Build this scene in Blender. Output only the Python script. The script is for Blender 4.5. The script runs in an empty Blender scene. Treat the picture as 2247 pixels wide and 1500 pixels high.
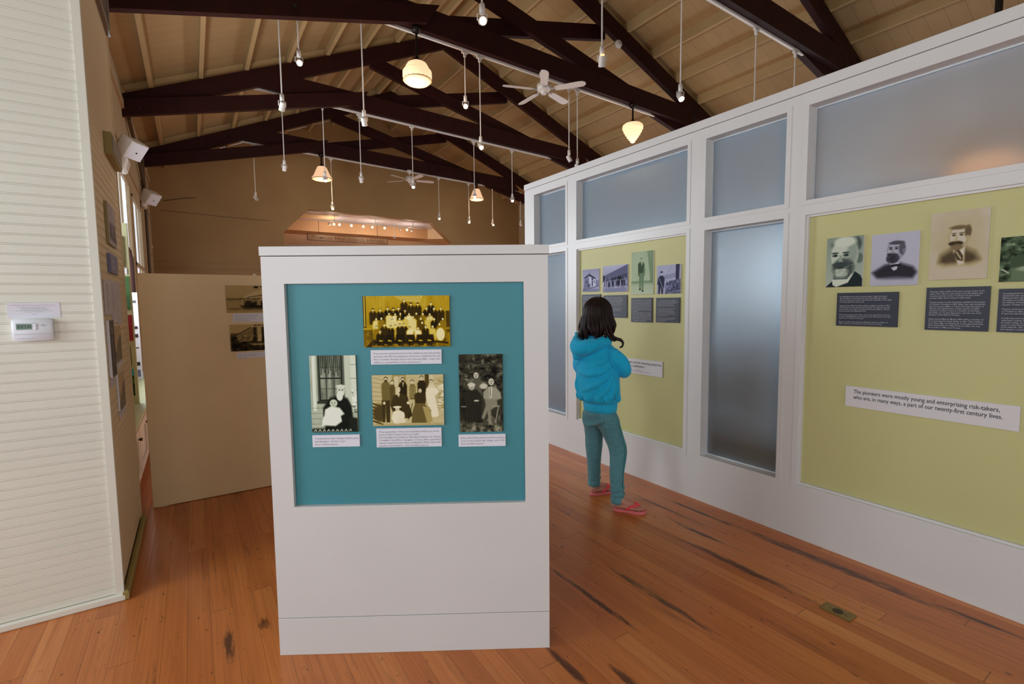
import bpy, math, random
import numpy as np
from mathutils import Vector, Matrix

random.seed(7)
rng = np.random.RandomState(11)
S = bpy.context.scene
COL = S.collection
PI = math.pi

# ------------------------------------------------------------------ camera
yaw, pitch, roll, fpx = 0.5767702, -0.07848055, -0.01059280, 1075.44
cam_data = bpy.data.cameras.new('camera')
cam = bpy.data.objects.new('camera', cam_data)
COL.objects.link(cam)
cam_data.sensor_width = 36.0
cam_data.lens = fpx * 36.0 / 2247.0
cam_data.clip_start = 0.05
cam_data.clip_end = 200
_f = Vector((math.sin(yaw) * math.cos(pitch), math.cos(yaw) * math.cos(pitch), math.sin(pitch)))
_r0 = Vector((math.cos(yaw), -math.sin(yaw), 0))
_u0 = _r0.cross(_f)
_r = math.cos(roll) * _r0 + math.sin(roll) * _u0
_u = -math.sin(roll) * _r0 + math.cos(roll) * _u0
M = Matrix(((_r.x, _u.x, -_f.x, 0.0), (_r.y, _u.y, -_f.y, 0.0), (_r.z, _u.z, -_f.z, 1.45), (0, 0, 0, 1)))
cam.matrix_world = M
S.camera = cam

# ------------------------------------------------------------------ view and sky
S.view_settings.view_transform = 'Standard'
S.view_settings.look = 'None'
S.view_settings.exposure = 0.0
S.view_settings.gamma = 1.0
S.view_settings.use_curve_mapping = False
world = bpy.data.worlds.new('overcast_sky')
S.world = world
world.use_nodes = True
wn = world.node_tree
bg = wn.nodes['Background']
bg.inputs['Color'].default_value = (0.86, 0.92, 1.0, 1)
bg.inputs['Strength'].default_value = 1.6

RX = 3.032          # exhibition partition face
XL = -0.80          # left wall of the hall
XR = 11.05          # right wall of the hall
YB = 16.4           # back wall
YF = -4.0           # wall behind the camera
XA = -3.0           # side wall left of the camera
TY = [4.15, 7.12, 10.63, 14.17]
APX, APZ = 5.14, 7.58
LS, RS = 0.436, 0.41


def area(name, loc, direction, sx, sy, power, color):
    d = bpy.data.lights.new(name, 'AREA')
    d.shape = 'RECTANGLE'
    d.size = sx
    d.size_y = sy
    d.energy = power
    d.color = color
    o = bpy.data.objects.new(name, d)
    COL.objects.link(o)
    o.location = loc
    o.rotation_euler = Vector(direction).to_track_quat('-Z', 'Z').to_euler()
    return o


DAY = (0.84, 0.93, 1.0)
# daylight entering through the windows (each lamp fills its window opening)
WIN_FRONT = [(-1.0, 0.9), (1.6, 0.9)]            # x centre, sill height on the wall behind the camera
WIN_ALCOVE = [2.15, -0.9]                          # y centre on the side wall left of the camera
WIN_LEFT = [(6.2, 7.8, 1.0, 3.5), (8.2, 10.6, 1.0, 3.54), (11.05, 12.8, 1.0, 3.46)]  # first window is unseen, added for light; the other two are visible
WIN_RIGHT = [(-0.6, 1.0), (2.2, 3.8), (5.0, 6.6), (8.0, 9.6), (11.6, 13.2)]
for x, z in WIN_FRONT:
    area('front_window_daylight', (x, YF + 0.06, z + 1.1), (0, 1, 0), 1.5, 2.2, 29, DAY)
for y in WIN_ALCOVE:
    area('side_window_daylight', (XA + 0.06, y, 1.9), (1, 0, 0), 1.3, 2.0, 54, DAY)
for y0, y1, z0, z1 in WIN_LEFT:
    area('left_window_daylight', (XL + 0.05, (y0 + y1) / 2, (z0 + z1) / 2), (1, 0, 0), y1 - y0 - .1, z1 - z0 - .1, 190 if y0 < 7 else 26, DAY)  # boosted lamp at the added unseen window brightens partition and girl
for y0, y1 in WIN_RIGHT:
    area('right_window_daylight', (XR - 0.06, (y0 + y1) / 2, 2.1), (-1, 0, 0), y1 - y0 - .1, 2.1, 38, (0.78, 0.90, 1.0))

# ------------------------------------------------------------------ materials


def s2l(c):
    return tuple(((v / 255.0) / 12.92 if v / 255.0 <= 0.04045 else (((v / 255.0) + 0.055) / 1.055) ** 2.4) for v in c)


class NT:
    """tiny shader graph writer"""

    def __init__(self, name):
        self.m = bpy.data.materials.new(name)
        self.m.use_nodes = True
        self.t = self.m.node_tree
        self.b = self.t.nodes['Principled BSDF']
        self.out = self.t.nodes['Material Output']

    def n(self, typ, **kw):
        nd = self.t.nodes.new(typ)
        for k, v in kw.items():
            setattr(nd, k, v)
        return nd

    def put(self, sock, v):
        if hasattr(v, 'node'):
            self.t.links.new(v, sock)
        elif v is not None:
            if isinstance(v, tuple) and len(v) == 3 and sock.type == 'RGBA':
                v = v + (1,)
            sock.default_value = v

    def math(self, op, a, b=None, c=None):
        nd = self.n('ShaderNodeMath', operation=op)
        self.put(nd.inputs[0], a)
        if b is not None:
            self.put(nd.inputs[1], b)
        if c is not None:
            self.put(nd.inputs[2], c)
        return nd.outputs[0]

    def pos(self):
        g = self.n('ShaderNodeNewGeometry')
        s = self.n('ShaderNodeSeparateXYZ')
        self.t.links.new(g.outputs['Position'], s.inputs[0])
        return g.outputs['Position'], s.outputs[0], s.outputs[1], s.outputs[2]

    def comb(self, x, y, z):
        nd = self.n('ShaderNodeCombineXYZ')
        for i, v in enumerate((x, y, z)):
            self.put(nd.inputs[i], v)
        return nd.outputs[0]

    def noise(self, vec, scale, detail=3, rough=0.5):
        nd = self.n('ShaderNodeTexNoise')
        self.put(nd.inputs['Vector'], vec)
        nd.inputs['Scale'].default_value = scale
        nd.inputs['Detail'].default_value = detail
        nd.inputs['Roughness'].default_value = rough
        return nd.outputs['Fac']

    def ramp(self, fac, stops):
        nd = self.n('ShaderNodeValToRGB')
        self.put(nd.inputs[0], fac)
        e = nd.color_ramp.elements
        while len(e) < len(stops):
            e.new(0.5)
        for i, (p, c) in enumerate(stops):
            e[i].position = p
            e[i].color = (c if isinstance(c, tuple) else (c, c, c)) + (1,)
        return nd.outputs[0]

    def mix(self, fac, a, b, mode='MIX'):
        nd = self.n('ShaderNodeMix', data_type='RGBA', blend_type=mode)
        self.put(nd.inputs['Factor'], fac)
        self.put(nd.inputs['A'], a)
        self.put(nd.inputs['B'], b)
        return nd.outputs['Result']

    def bump(self, h, strength=0.3, dist=0.01):
        nd = self.n('ShaderNodeBump')
        nd.inputs['Strength'].default_value = strength
        nd.inputs['Distance'].default_value = dist
        self.put(nd.inputs['Height'], h)
        self.t.links.new(nd.outputs[0], self.b.inputs['Normal'])


def paint(name, rgb, rough=0.55, var=0.05, scale=3.0, bump=0.0, metal=0.0, spec=0.5):
    t = NT(name)
    c = s2l(rgb)
    p, x, y, z = t.pos()
    f = t.noise(p, scale, 4)
    lo = tuple(v * (1 - var) for v in c)
    hi = tuple(min(1, v * (1 + var)) for v in c)
    t.put(t.b.inputs['Base Color'], t.ramp(f, [(0.3, lo), (0.7, hi)]))
    t.b.inputs['Roughness'].default_value = rough
    t.b.inputs['Metallic'].default_value = metal
    t.b.inputs['Specular IOR Level'].default_value = spec
    if bump:
        t.bump(t.noise(p, 90, 3), bump, 0.002)
    return t.m


def emit(name, rgb, strength, lin=False):
    t = NT(name)
    c = rgb if lin else s2l(rgb)
    t.b.inputs['Base Color'].default_value = c + (1,)
    t.b.inputs['Emission Color'].default_value = c + (1,)
    t.b.inputs['Emission Strength'].default_value = strength
    return t.m


def m_floor():
    t = NT('fir_planks')
    p, x, y, z = t.pos()
    W = 0.0905
    xi = t.math('DIVIDE', x, W)
    idx = t.math('FLOOR', xi)
    fx = t.math('FRACT', xi)
    wn1 = t.n('ShaderNodeTexWhiteNoise', noise_dimensions='1D')
    t.put(wn1.inputs['W'], idx)
    r1 = wn1.outputs['Value']
    yy = t.math('DIVIDE', t.math('ADD', y, t.math('MULTIPLY', r1, 7.3)), 2.3)
    iy = t.math('FLOOR', yy)
    fy = t.math('FRACT', yy)
    wn2 = t.n('ShaderNodeTexWhiteNoise', noise_dimensions='2D')
    t.put(wn2.inputs['Vector'], t.comb(idx, iy, 0.0))
    r2 = wn2.outputs['Value']
    seed = t.math('MULTIPLY', r2, 37.0)
    grain = t.noise(t.comb(t.math('MULTIPLY', x, 95), t.math('MULTIPLY', y, 1.3), seed), 1.0, 5, 0.6)
    broad = t.noise(t.comb(t.math('MULTIPLY', x, 14), t.math('MULTIPLY', y, 0.9), seed), 1.0, 3)
    base = t.ramp(t.math('ADD', t.math('ADD', t.math('MULTIPLY', r2, 0.50), 0.08), t.math('MULTIPLY', broad, 0.5)),
                  [(0.1, s2l((172, 94, 44))), (0.42, s2l((196, 114, 56))), (0.72, s2l((210, 128, 66))), (1.0, s2l((224, 152, 90)))])
    col = t.mix(t.ramp(grain, [(0.35, 0.0), (0.8, 0.5)]), base, s2l((140, 74, 34)))
    # dark stains running with the boards
    st = t.noise(t.comb(t.math('MULTIPLY', x, 17), t.math('MULTIPLY', y, 1.5), 3.3), 1.0, 6, 0.68)
    stm = t.ramp(st, [(0.57, 0.0), (0.76, 0.75)])
    col = t.mix(stm, col, s2l((84, 42, 22)))
    sp = t.noise(t.comb(t.math('MULTIPLY', x, 34), t.math('MULTIPLY', y, 16), 9.1), 1.0, 4, 0.6)
    col = t.mix(t.ramp(sp, [(0.655, 0.0), (0.72, 0.8)]), col, s2l((66, 32, 16)))
    # the large stains of particular boards
    ragged = t.noise(t.comb(t.math('MULTIPLY', x, 60), t.math('MULTIPLY', y, 9), 1.7), 1.0, 5, 0.7)
    for cx, cy, hx, hy in ((2.872, 1.25, .042, .62), (2.862, 2.05, .022, .35), (2.90, 0.62, .018, .16), (1.577, 1.74, .018, .36), (1.846, 1.55, .020, .40),
                           (2.60, 1.88, .020, .22), (2.44, 1.50, .030, .40), (.205, 2.415, .030, .055), (.06, 2.35, .022, .14),
                           (1.185, 1.45, .022, .14), (1.33, 1.27, .02, .10), (2.72, 2.2, .012, .3)):
        dx = t.math('DIVIDE', t.math('SUBTRACT', x, cx), hx)
        dy = t.math('DIVIDE', t.math('SUBTRACT', y, cy), hy)
        d = t.math('ADD', t.math('MULTIPLY', dx, dx), t.math('MULTIPLY', dy, dy))
        d = t.math('ADD', d, t.math('MULTIPLY', t.math('SUBTRACT', ragged, 0.5), 3.6))
        col = t.mix(t.ramp(d, [(0.15, 0.80), (1.0, 0.0)]), col, s2l((42, 24, 20)))
    e1 = t.math('MINIMUM', fx, t.math('SUBTRACT', 1.0, fx))
    g1 = t.math('LESS_THAN', e1, 0.008)
    e2 = t.math('MINIMUM', fy, t.math('SUBTRACT', 1.0, fy))
    g2 = t.math('LESS_THAN', e2, 0.0007)
    gap = t.math('MAXIMUM', g1, g2)
    col = t.mix(t.math('MULTIPLY', gap, 0.6), col, s2l((40, 20, 12)))
    t.put(t.b.inputs['Base Color'], col)
    t.put(t.b.inputs['Roughness'], t.ramp(grain, [(0.2, 0.27), (0.8, 0.42)]))
    t.b.inputs['Specular IOR Level'].default_value = 0.45
    t.bump(t.math('SUBTRACT', t.math('MULTIPLY', grain, 0.15), gap), 0.35, 0.002)
    return t.m


def m_ceiling():
    t = NT('cream_ceiling_boards')
    p, x, y, z = t.pos()
    f = t.math('FRACT', t.math('DIVIDE', y, 0.245))
    e = t.math('MINIMUM', f, t.math('SUBTRACT', 1.0, f))
    g = t.math('LESS_THAN', e, 0.014)
    n1 = t.noise(p, 1.3, 4)
    c = t.ramp(n1, [(0.3, s2l((166, 138, 95))), (0.7, s2l((180, 151, 106)))])
    c = t.mix(t.math('MULTIPLY', g, 0.55), c, s2l((110, 92, 66)))
    t.put(t.b.inputs['Base Color'], c)
    t.b.inputs['Roughness'].default_value = 0.6
    t.bump(t.math('SUBTRACT', 0.0, g), 0.4, 0.004)
    return t.m


def m_wall_boards():
    t = NT('cream_back_wall')
    p, x, y, z = t.pos()
    f = t.math('FRACT', t.math('DIVIDE', z, 0.30))
    g = t.math('LESS_THAN', f, 0.012)
    n1 = t.noise(p, 0.8, 5)
    c = t.ramp(n1, [(0.3, s2l((156, 124, 80))), (0.7, s2l((168, 136, 90)))])
    c = t.mix(t.math('MULTIPLY', g, 0.25), c, s2l((130, 104, 70)))
    t.put(t.b.inputs['Base Color'], c)
    t.b.inputs['Roughness'].default_value = 0.6
    return t.m


def m_frost():
    t = NT('frosted_glass')
    t.b.inputs['Base Color'].default_value = (0.64, 0.72, 0.78, 1)
    t.b.inputs['Transmission Weight'].default_value = 1.0
    t.b.inputs['Roughness'].default_value = 0.46
    t.b.inputs['IOR'].default_value = 1.20
    t.b.inputs['Specular IOR Level'].default_value = 0.3
    tl = t.n('ShaderNodeBsdfTranslucent')
    tl.inputs['Color'].default_value = (0.68, 0.80, 0.90, 1)
    mx = t.n('ShaderNodeMixShader')
    mx.inputs[0].default_value = 0.60
    t.t.links.new(t.b.outputs[0], mx.inputs[1])
    t.t.links.new(tl.outputs[0], mx.inputs[2])
    t.t.links.new(mx.outputs[0], t.out.inputs['Surface'])
    return t.m


def m_clear():
    t = NT('window_glass')
    t.b.inputs['Base Color'].default_value = (1, 1, 1, 1)
    t.b.inputs['Transmission Weight'].default_value = 1.0
    t.b.inputs['Roughness'].default_value = 0.0
    t.b.inputs['IOR'].default_value = 1.02
    return t.m


def m_vcol():
    t = NT('printed_photograph')
    a = t.n('ShaderNodeVertexColor', layer_name='print')
    t.put(t.b.inputs['Base Color'], a.outputs['Color'])
    t.b.inputs['Roughness'].default_value = 0.55
    t.b.inputs['Specular IOR Level'].default_value = 0.08
    return t.m


def m_cloth(name, rgb, rgb2, sc, bump=0.25, heather=False):
    t = NT(name)
    tc = t.n('ShaderNodeTexCoord').outputs['Object']
    sep = t.n('ShaderNodeSeparateXYZ')
    t.put(sep.inputs[0], tc)
    if heather:
        v = t.comb(t.math('MULTIPLY', sep.outputs[0], 160), t.math('MULTIPLY', sep.outputs[1], 160), t.math('MULTIPLY', sep.outputs[2], 480))
        f = t.noise(v, 1.0, 3, 0.7)
        c = t.ramp(f, [(0.36, s2l(rgb)), (0.62, s2l(rgb2))])
    else:
        f = t.noise(tc, sc, 4)
        c = t.ramp(f, [(0.3, s2l(rgb)), (0.7, s2l(rgb2))])
    t.put(t.b.inputs['Base Color'], c)
    t.b.inputs['Roughness'].default_value = 0.85
    t.b.inputs['Sheen Weight'].default_value = 0.15
    w = t.noise(t.comb(t.math('MULTIPLY', sep.outputs[0], 14), t.math('MULTIPLY', sep.outputs[1], 14), t.math('MULTIPLY', sep.outputs[2], 9)), 1.0, 3, 0.55)
    t.bump(w, bump, 0.03)
    return t.m


def m_hair():
    t = NT('dark_brown_hair')
    tc = t.n('ShaderNodeTexCoord').outputs['Object']
    sep = t.n('ShaderNodeSeparateXYZ')
    t.put(sep.inputs[0], tc)
    f = t.noise(t.comb(t.math('MULTIPLY', sep.outputs[0], 120), t.math('MULTIPLY', sep.outputs[1], 120), t.math('MULTIPLY', sep.outputs[2], 8)), 1.0, 4)
    t.put(t.b.inputs['Base Color'], t.ramp(f, [(0.3, s2l((17, 9, 8))), (0.75, s2l((50, 29, 25)))]))
    t.b.inputs['Roughness'].default_value = 0.48
    t.b.inputs['Specular IOR Level'].default_value = 0.35
    t.bump(f, 0.4, 0.003)
    return t.m


MT = {
    'floor': m_floor(), 'ceil': m_ceiling(), 'backwall': m_wall_boards(), 'frost': m_frost(), 'clear': m_clear(), 'print': m_vcol(),
    'white': paint('warm_white_paint', (214, 208, 200), 0.45, 0.02),
    'panelwhite': paint('semi_gloss_white_paint', (216, 215, 214), 0.38, 0.015),
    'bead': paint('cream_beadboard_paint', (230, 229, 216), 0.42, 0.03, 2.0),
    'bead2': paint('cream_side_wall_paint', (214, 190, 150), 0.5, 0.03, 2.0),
    'lwall': paint('cream_wall_paint', (190, 170, 136), 0.55, 0.04),
    'tan': paint('tan_panel_paint', (236, 208, 160), 0.5, 0.03),
    'green': paint('olive_green_panel', (196, 192, 134), 0.55, 0.03, 1.2),
    'green2': paint('pale_green_panel', (190, 190, 150), 0.55, 0.03),
    'teal': paint('teal_panel', (64, 138, 150), 0.5, 0.03, 1.5),
    'timber': paint('dark_stained_timber', (44, 9, 6), 0.65, 0.22, 5.0, 0.2, 0, 0.25),
    'purlin': paint('cream_purlin_paint', (184, 156, 110), 0.6, 0.04),
    'whitemetal': paint('white_enamelled_metal', (225, 220, 214), 0.4, 0.02),
    'darkmetal': paint('dark_bronze_metal', (30, 22, 18), 0.4, 0.1, 8, 0, 0.6),
    'black': paint('black_plastic', (22, 22, 26), 0.4, 0.1),
    'navy': paint('navy_card', (34, 38, 58), 0.5, 0.06),
    'card': paint('white_card', (226, 226, 236), 0.6, 0.01),
    'quote': paint('pale_grey_card', (216, 214, 216), 0.6, 0.01),
    'inkdark': paint('dark_ink', (44, 44, 58), 0.7, 0.02),
    'inkgrey': paint('grey_ink', (112, 112, 134), 0.7, 0.02),
    'inkwhite': paint('white_ink', (200, 200, 206), 0.7, 0.02),
    'inkred': paint('red_ink', (200, 110, 150), 0.7, 0.02),
    'brass': paint('aged_brass', (150, 130, 80), 0.35, 0.12, 20, 0, 0.8),
    'brassdark': paint('dark_brass', (84, 70, 56), 0.45, 0.1, 20, 0, 0.7),
    'bluecard': paint('slate_blue_card', (112, 112, 142), 0.5, 0.04),
    'paper': paint('lilac_white_paper', (196, 186, 186), 0.6, 0.03),
    'lcd': paint('grey_green_display', (118, 146, 130), 0.25, 0.02),
    'plastic': paint('cool_white_plastic', (226, 230, 238), 0.35, 0.01),
    'greyplastic': paint('grey_plastic', (170, 172, 184), 0.4, 0.01),
    'skin': paint('skin', (196, 138, 118), 0.5, 0.06, 30),
    'pink': paint('pink_rubber', (226, 120, 124), 0.55, 0.04),
    'coral': paint('neon_coral_rubber', (255, 74, 92), 0.45, 0.02),
    'jacket': m_cloth('turquoise_fleece', (0, 186, 242), (6, 200, 252), 9, 0.35),
    'rib': m_cloth('turquoise_rib', (14, 184, 236), (30, 198, 244), 60, 0.15),
    'pants': m_cloth('teal_heather_jersey', (48, 112, 126), (112, 174, 186), 90, 0.25, True),
    'seam': paint('teal_seam_thread', (60, 150, 156), 0.8, 0.02),
    'hair': m_hair(),
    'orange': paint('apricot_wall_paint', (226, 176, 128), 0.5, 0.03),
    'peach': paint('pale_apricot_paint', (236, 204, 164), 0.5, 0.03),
    'gloss': paint('glossy_white_ceiling', (206, 212, 234), 0.16, 0.01),
    'signwood': paint('brown_sign_board', (136, 100, 66), 0.5, 0.08, 12),
    'signink': paint('dark_brown_lettering', (60, 38, 24), 0.6, 0.03),
    'conduit': paint('grey_brown_conduit', (84, 66, 48), 0.5, 0.05),
    'grille': paint('grey_painted_louvre', (120, 106, 96), 0.5, 0.05),
    'olive': paint('olive_gold_edge', (150, 132, 74), 0.5, 0.06),
    'brown': paint('dark_brown_cloth', (52, 22, 20), 0.7, 0.2, 20),
    'red': paint('deep_red_card', (150, 34, 44), 0.5, 0.04),
    'desk': paint('dark_office_furniture', (46, 44, 50), 0.6, 0.1),
    'shade_lit': emit('lit_opal_glass', (255, 214, 168), 0.95),
    'shade_cone': emit('lit_opal_cone_glass', (255, 206, 164), 0.72),
    'shade_hot': emit('warm_lit_glass', (255, 176, 112), 3.2),
    'bulb': emit('lit_halogen_bulb', (1.0, 0.78, 0.48), 7.0, True),
    'bulb_warm': emit('glowing_vent_slot', (1.0, 0.42, 0.16), 3.0, True),
    'stage_bulb': emit('lit_track_bulb', (1.0, 0.72, 0.40), 16.0, True),
}

# ------------------------------------------------------------------ mesh helpers
WPOS = {}


class MB:
    def __init__(self):
        self.v, self.f = [], []

    def add(self, vs, fs):
        o = len(self.v)
        self.v.extend([tuple(q) for q in vs])
        self.f.extend([tuple(i + o for i in f) for f in fs])
        return self

    def box(self, x0, x1, y0, y1, z0, z1, bev=0.0):
        if bev <= 0:
            vs = [(x, y, z) for x in (x0, x1) for y in (y0, y1) for z in (z0, z1)]
            fs = [(0, 1, 3, 2), (4, 6, 7, 5), (0, 4, 5, 1), (2, 3, 7, 6), (0, 2, 6, 4), (1, 5, 7, 3)]
            return self.add(vs, fs)
        return self.obox(((x0 + x1) / 2, (y0 + y1) / 2, (z0 + z1) / 2), (1, 0, 0), (0, 1, 0), (0, 0, 1),
                         (x1 - x0) / 2, (y1 - y0) / 2, (z1 - z0) / 2, bev)

    def obox(self, c, a, b, n, ha, hb, hn, bev=0.0):
        """box with axes a,b,n; front and back rims chamfered by bev"""
        c, a, b, n = Vector(c), Vector(a).normalized(), Vector(b).normalized(), Vector(n).normalized()
        vs = []
        if bev <= 0:
            lv = [(1, 1, -hn), (1, 1, hn)]
        else:
            lv = [(1 - bev / ha, 1 - bev / hb, -hn), (1, 1, -hn + bev), (1, 1, hn - bev), (1 - bev / ha, 1 - bev / hb, hn)]
        for ka, kb, d in lv:
            for sa, sb in ((-1, -1), (1, -1), (1, 1), (-1, 1)):
                vs.append(c + a * (sa * ha * ka) + b * (sb * hb * kb) + n * d)
        fs = [(3, 2, 1, 0)]
        m = len(lv)
        for k in range(m - 1):
            for i in range(4):
                j = (i + 1) % 4
                fs.append((k * 4 + i, k * 4 + j, (k + 1) * 4 + j, (k + 1) * 4 + i))
        o = (m - 1) * 4
        fs.append((o, o + 1, o + 2, o + 3))
        return self.add(vs, fs)

    def prism(self, poly, fn, d0, d1):
        """poly: list of 2d points; fn(u,v,d)->3d"""
        n = len(poly)
        vs = [fn(u, v, d0) for u, v in poly] + [fn(u, v, d1) for u, v in poly]
        fs = [tuple(range(n - 1, -1, -1)), tuple(range(n, 2 * n))]
        for i in range(n):
            j = (i + 1) % n
            fs.append((i, j, n + j, n + i))
        return self.add(vs, fs)

    def tube(self, pts, rad, seg=10, cap=True):
        pts = [Vector(p) for p in pts]
        if not isinstance(rad, (list, tuple)):
            rad = [rad] * len(pts)
        o = len(self.v)
        up = None
        for i, p in enumerate(pts):
            t = (pts[min(i + 1, len(pts) - 1)] - pts[max(i - 1, 0)])
            t = t.normalized() if t.length > 1e-9 else Vector((0, 0, 1))
            if up is None:
                up = Vector((0, 0, 1)) if abs(t.z) < 0.9 else Vector((1, 0, 0))
            a = (up - t * up.dot(t))
            a = a.normalized() if a.length > 1e-6 else t.orthogonal().normalized()
            up = a
            b = t.cross(a)
            for k in range(seg):
                w = 2 * PI * k / seg
                self.v.append(tuple(p + (a * math.cos(w) + b * math.sin(w)) * rad[i]))
        for i in range(len(pts) - 1):
            for k in range(seg):
                j = (k + 1) % seg
                self.f.append((o + i * seg + k, o + i * seg + j, o + (i + 1) * seg + j, o + (i + 1) * seg + k))
        if cap:
            self.f.append(tuple(o + k for k in range(seg - 1, -1, -1)))
            e = o + (len(pts) - 1) * seg
            self.f.append(tuple(e + k for k in range(seg)))
        return self

    def lathe(self, prof, c, axis=(0, 0, 1), seg=28, wob=None):
        """prof: (r, h) pairs along axis from c"""
        ax = Vector(axis).normalized()
        a = ax.orthogonal().normalized()
        b = ax.cross(a)
        c = Vector(c)
        o = len(self.v)
        for r, h in prof:
            for k in range(seg):
                w = 2 * PI * k / seg
                rr = r * (wob(w, h) if wob else 1)
                self.v.append(tuple(c + ax * h + (a * math.cos(w) + b * math.sin(w)) * rr))
        for i in range(len(prof) - 1):
            for k in range(seg):
                j = (k + 1) % seg
                self.f.append((o + i * seg + k, o + i * seg + j, o + (i + 1) * seg + j, o + (i + 1) * seg + k))
        if prof[0][0] > 1e-5:
            self.f.append(tuple(o + k for k in range(seg - 1, -1, -1)))
        if prof[-1][0] > 1e-5:
            e = o + (len(prof) - 1) * seg
            self.f.append(tuple(e + k for k in range(seg)))
        return self

    def ell(self, c, rx, ry, rz, seg=16, rings=10, rot=None):
        c = Vector(c)
        o = len(self.v)
        for i in range(rings + 1):
            ph = PI * i / rings
            for k in range(seg):
                w = 2 * PI * k / seg
                q = Vector((rx * math.sin(ph) * math.cos(w), ry * math.sin(ph) * math.sin(w), rz * math.cos(ph)))
                if rot is not None:
                    q = rot @ q
                self.v.append(tuple(c + q))
        for i in range(rings):
            for k in range(seg):
                j = (k + 1) % seg
                self.f.append((o + i * seg + k, o + (i + 1) * seg + k, o + (i + 1) * seg + j, o + i * seg + j))
        return self


def link(name, mb, mat, parent=None, smooth=False, origin=None):
    me = bpy.data.meshes.new(name)
    v = np.array(mb.v, dtype=float)
    if origin is None:
        lo, hi = v.min(0), v.max(0)
        origin = Vector(((lo[0] + hi[0]) / 2, (lo[1] + hi[1]) / 2, lo[2]))
    else:
        origin = Vector(origin)
    me.from_pydata([tuple(q) for q in (v - np.array(origin))], [], mb.f)
    me.validate()
    if isinstance(mat, str):
        mat = MT[mat]
    me.materials.append(mat)
    if smooth:
        for pl in me.polygons:
            pl.use_smooth = True
    o = bpy.data.objects.new(name, me)
    COL.objects.link(o)
    pw = WPOS[parent.name] if parent else Vector((0, 0, 0))
    o.parent = parent
    o.location = origin - pw
    WPOS[o.name] = origin
    return o


def autosmooth(o, ang=35):
    me = o.data
    for p in me.polygons:
        p.use_smooth = True
    try:
        me.set_sharp_from_angle(angle=math.radians(ang))
    except Exception:
        pass
    return o


def thing(name, loc, label, cat, group=None):
    o = bpy.data.objects.new(name, None)
    o.empty_display_size = 0.1
    COL.objects.link(o)
    o.location = loc
    WPOS[o.name] = Vector(loc)
    return tag(o, label, cat, group)


def tag(o, label=None, cat=None, group=None, kind=None):
    if label:
        o['label'] = label
    if cat:
        o['category'] = cat
    if group:
        o['group'] = group
    if kind:
        o['kind'] = kind
    return o


def struct(name, mb, mat, parent=None, smooth=False):
    o = link(name, mb, mat, parent, smooth)
    if parent is None:
        o['kind'] = 'structure'
    return o


class Frame:
    """vertical plane: origin (x,y), unit u along it (viewer's right), n toward the viewer"""

    def __init__(self, x, y, u, n):
        self.o = Vector((x, y, 0))
        self.u = Vector((u[0], u[1], 0)).normalized()
        self.n = Vector((n[0], n[1], 0)).normalized()

    def p(self, u, z, d=0.0):
        return self.o + self.u * u + self.n * d + Vector((0, 0, z))

    def box(self, mb, u0, u1, z0, z1, d0, d1, bev=0.0):
        c = self.p((u0 + u1) / 2, (z0 + z1) / 2, (d0 + d1) / 2)
        return mb.obox(c, self.u, (0, 0, 1), self.n, abs(u1 - u0) / 2, abs(z1 - z0) / 2, abs(d1 - d0) / 2, bev)


def text(fr, lines, u0, z0, d, height, lead, mat, parent, name='printed_text', width=None, bold=0.0, align='LEFT', widths=None, res=2, sx=1.0):
    """lines of lettering lying on frame fr; first baseline at z0"""
    mb = MB()
    for i, ln in enumerate(lines):
        if not ln.strip():
            continue
        cu = bpy.data.curves.new('letters', 'FONT')
        cu.body = ln
        cu.size = 1.0
        cu.resolution_u = res
        cu.offset = bold
        ob = bpy.data.objects.new('letters', cu)
        COL.objects.link(ob)
        dg = bpy.context.evaluated_depsgraph_get()
        me = bpy.data.meshes.new_from_object(ob.evaluated_get(dg))
        n = len(me.vertices)
        co = np.zeros(n * 3)
        me.vertices.foreach_get('co', co)
        co = co.reshape(-1, 3)
        if n == 0:
            continue
        w = co[:, 0].max()
        s = height
        sxx = s * sx
        if width is not None:
            lim = width if widths is None else widths[i]
            if widths is not None:
                sxx = lim / w
            elif w * sxx > lim:
                sxx = lim / w
        off = 0.0
        if align == 'CENTER':
            off = (width - w * sxx) / 2
        vs = [fr.p(u0 + off + x * sxx, z0 - i * lead + y * s, d) for x, y, _ in co]
        mb.add(vs, [tuple(p.vertices) for p in me.polygons])
        bpy.data.objects.remove(ob)
        bpy.data.curves.remove(cu)
        bpy.data.meshes.remove(me)
    return link(name, mb, mat, parent)


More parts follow.
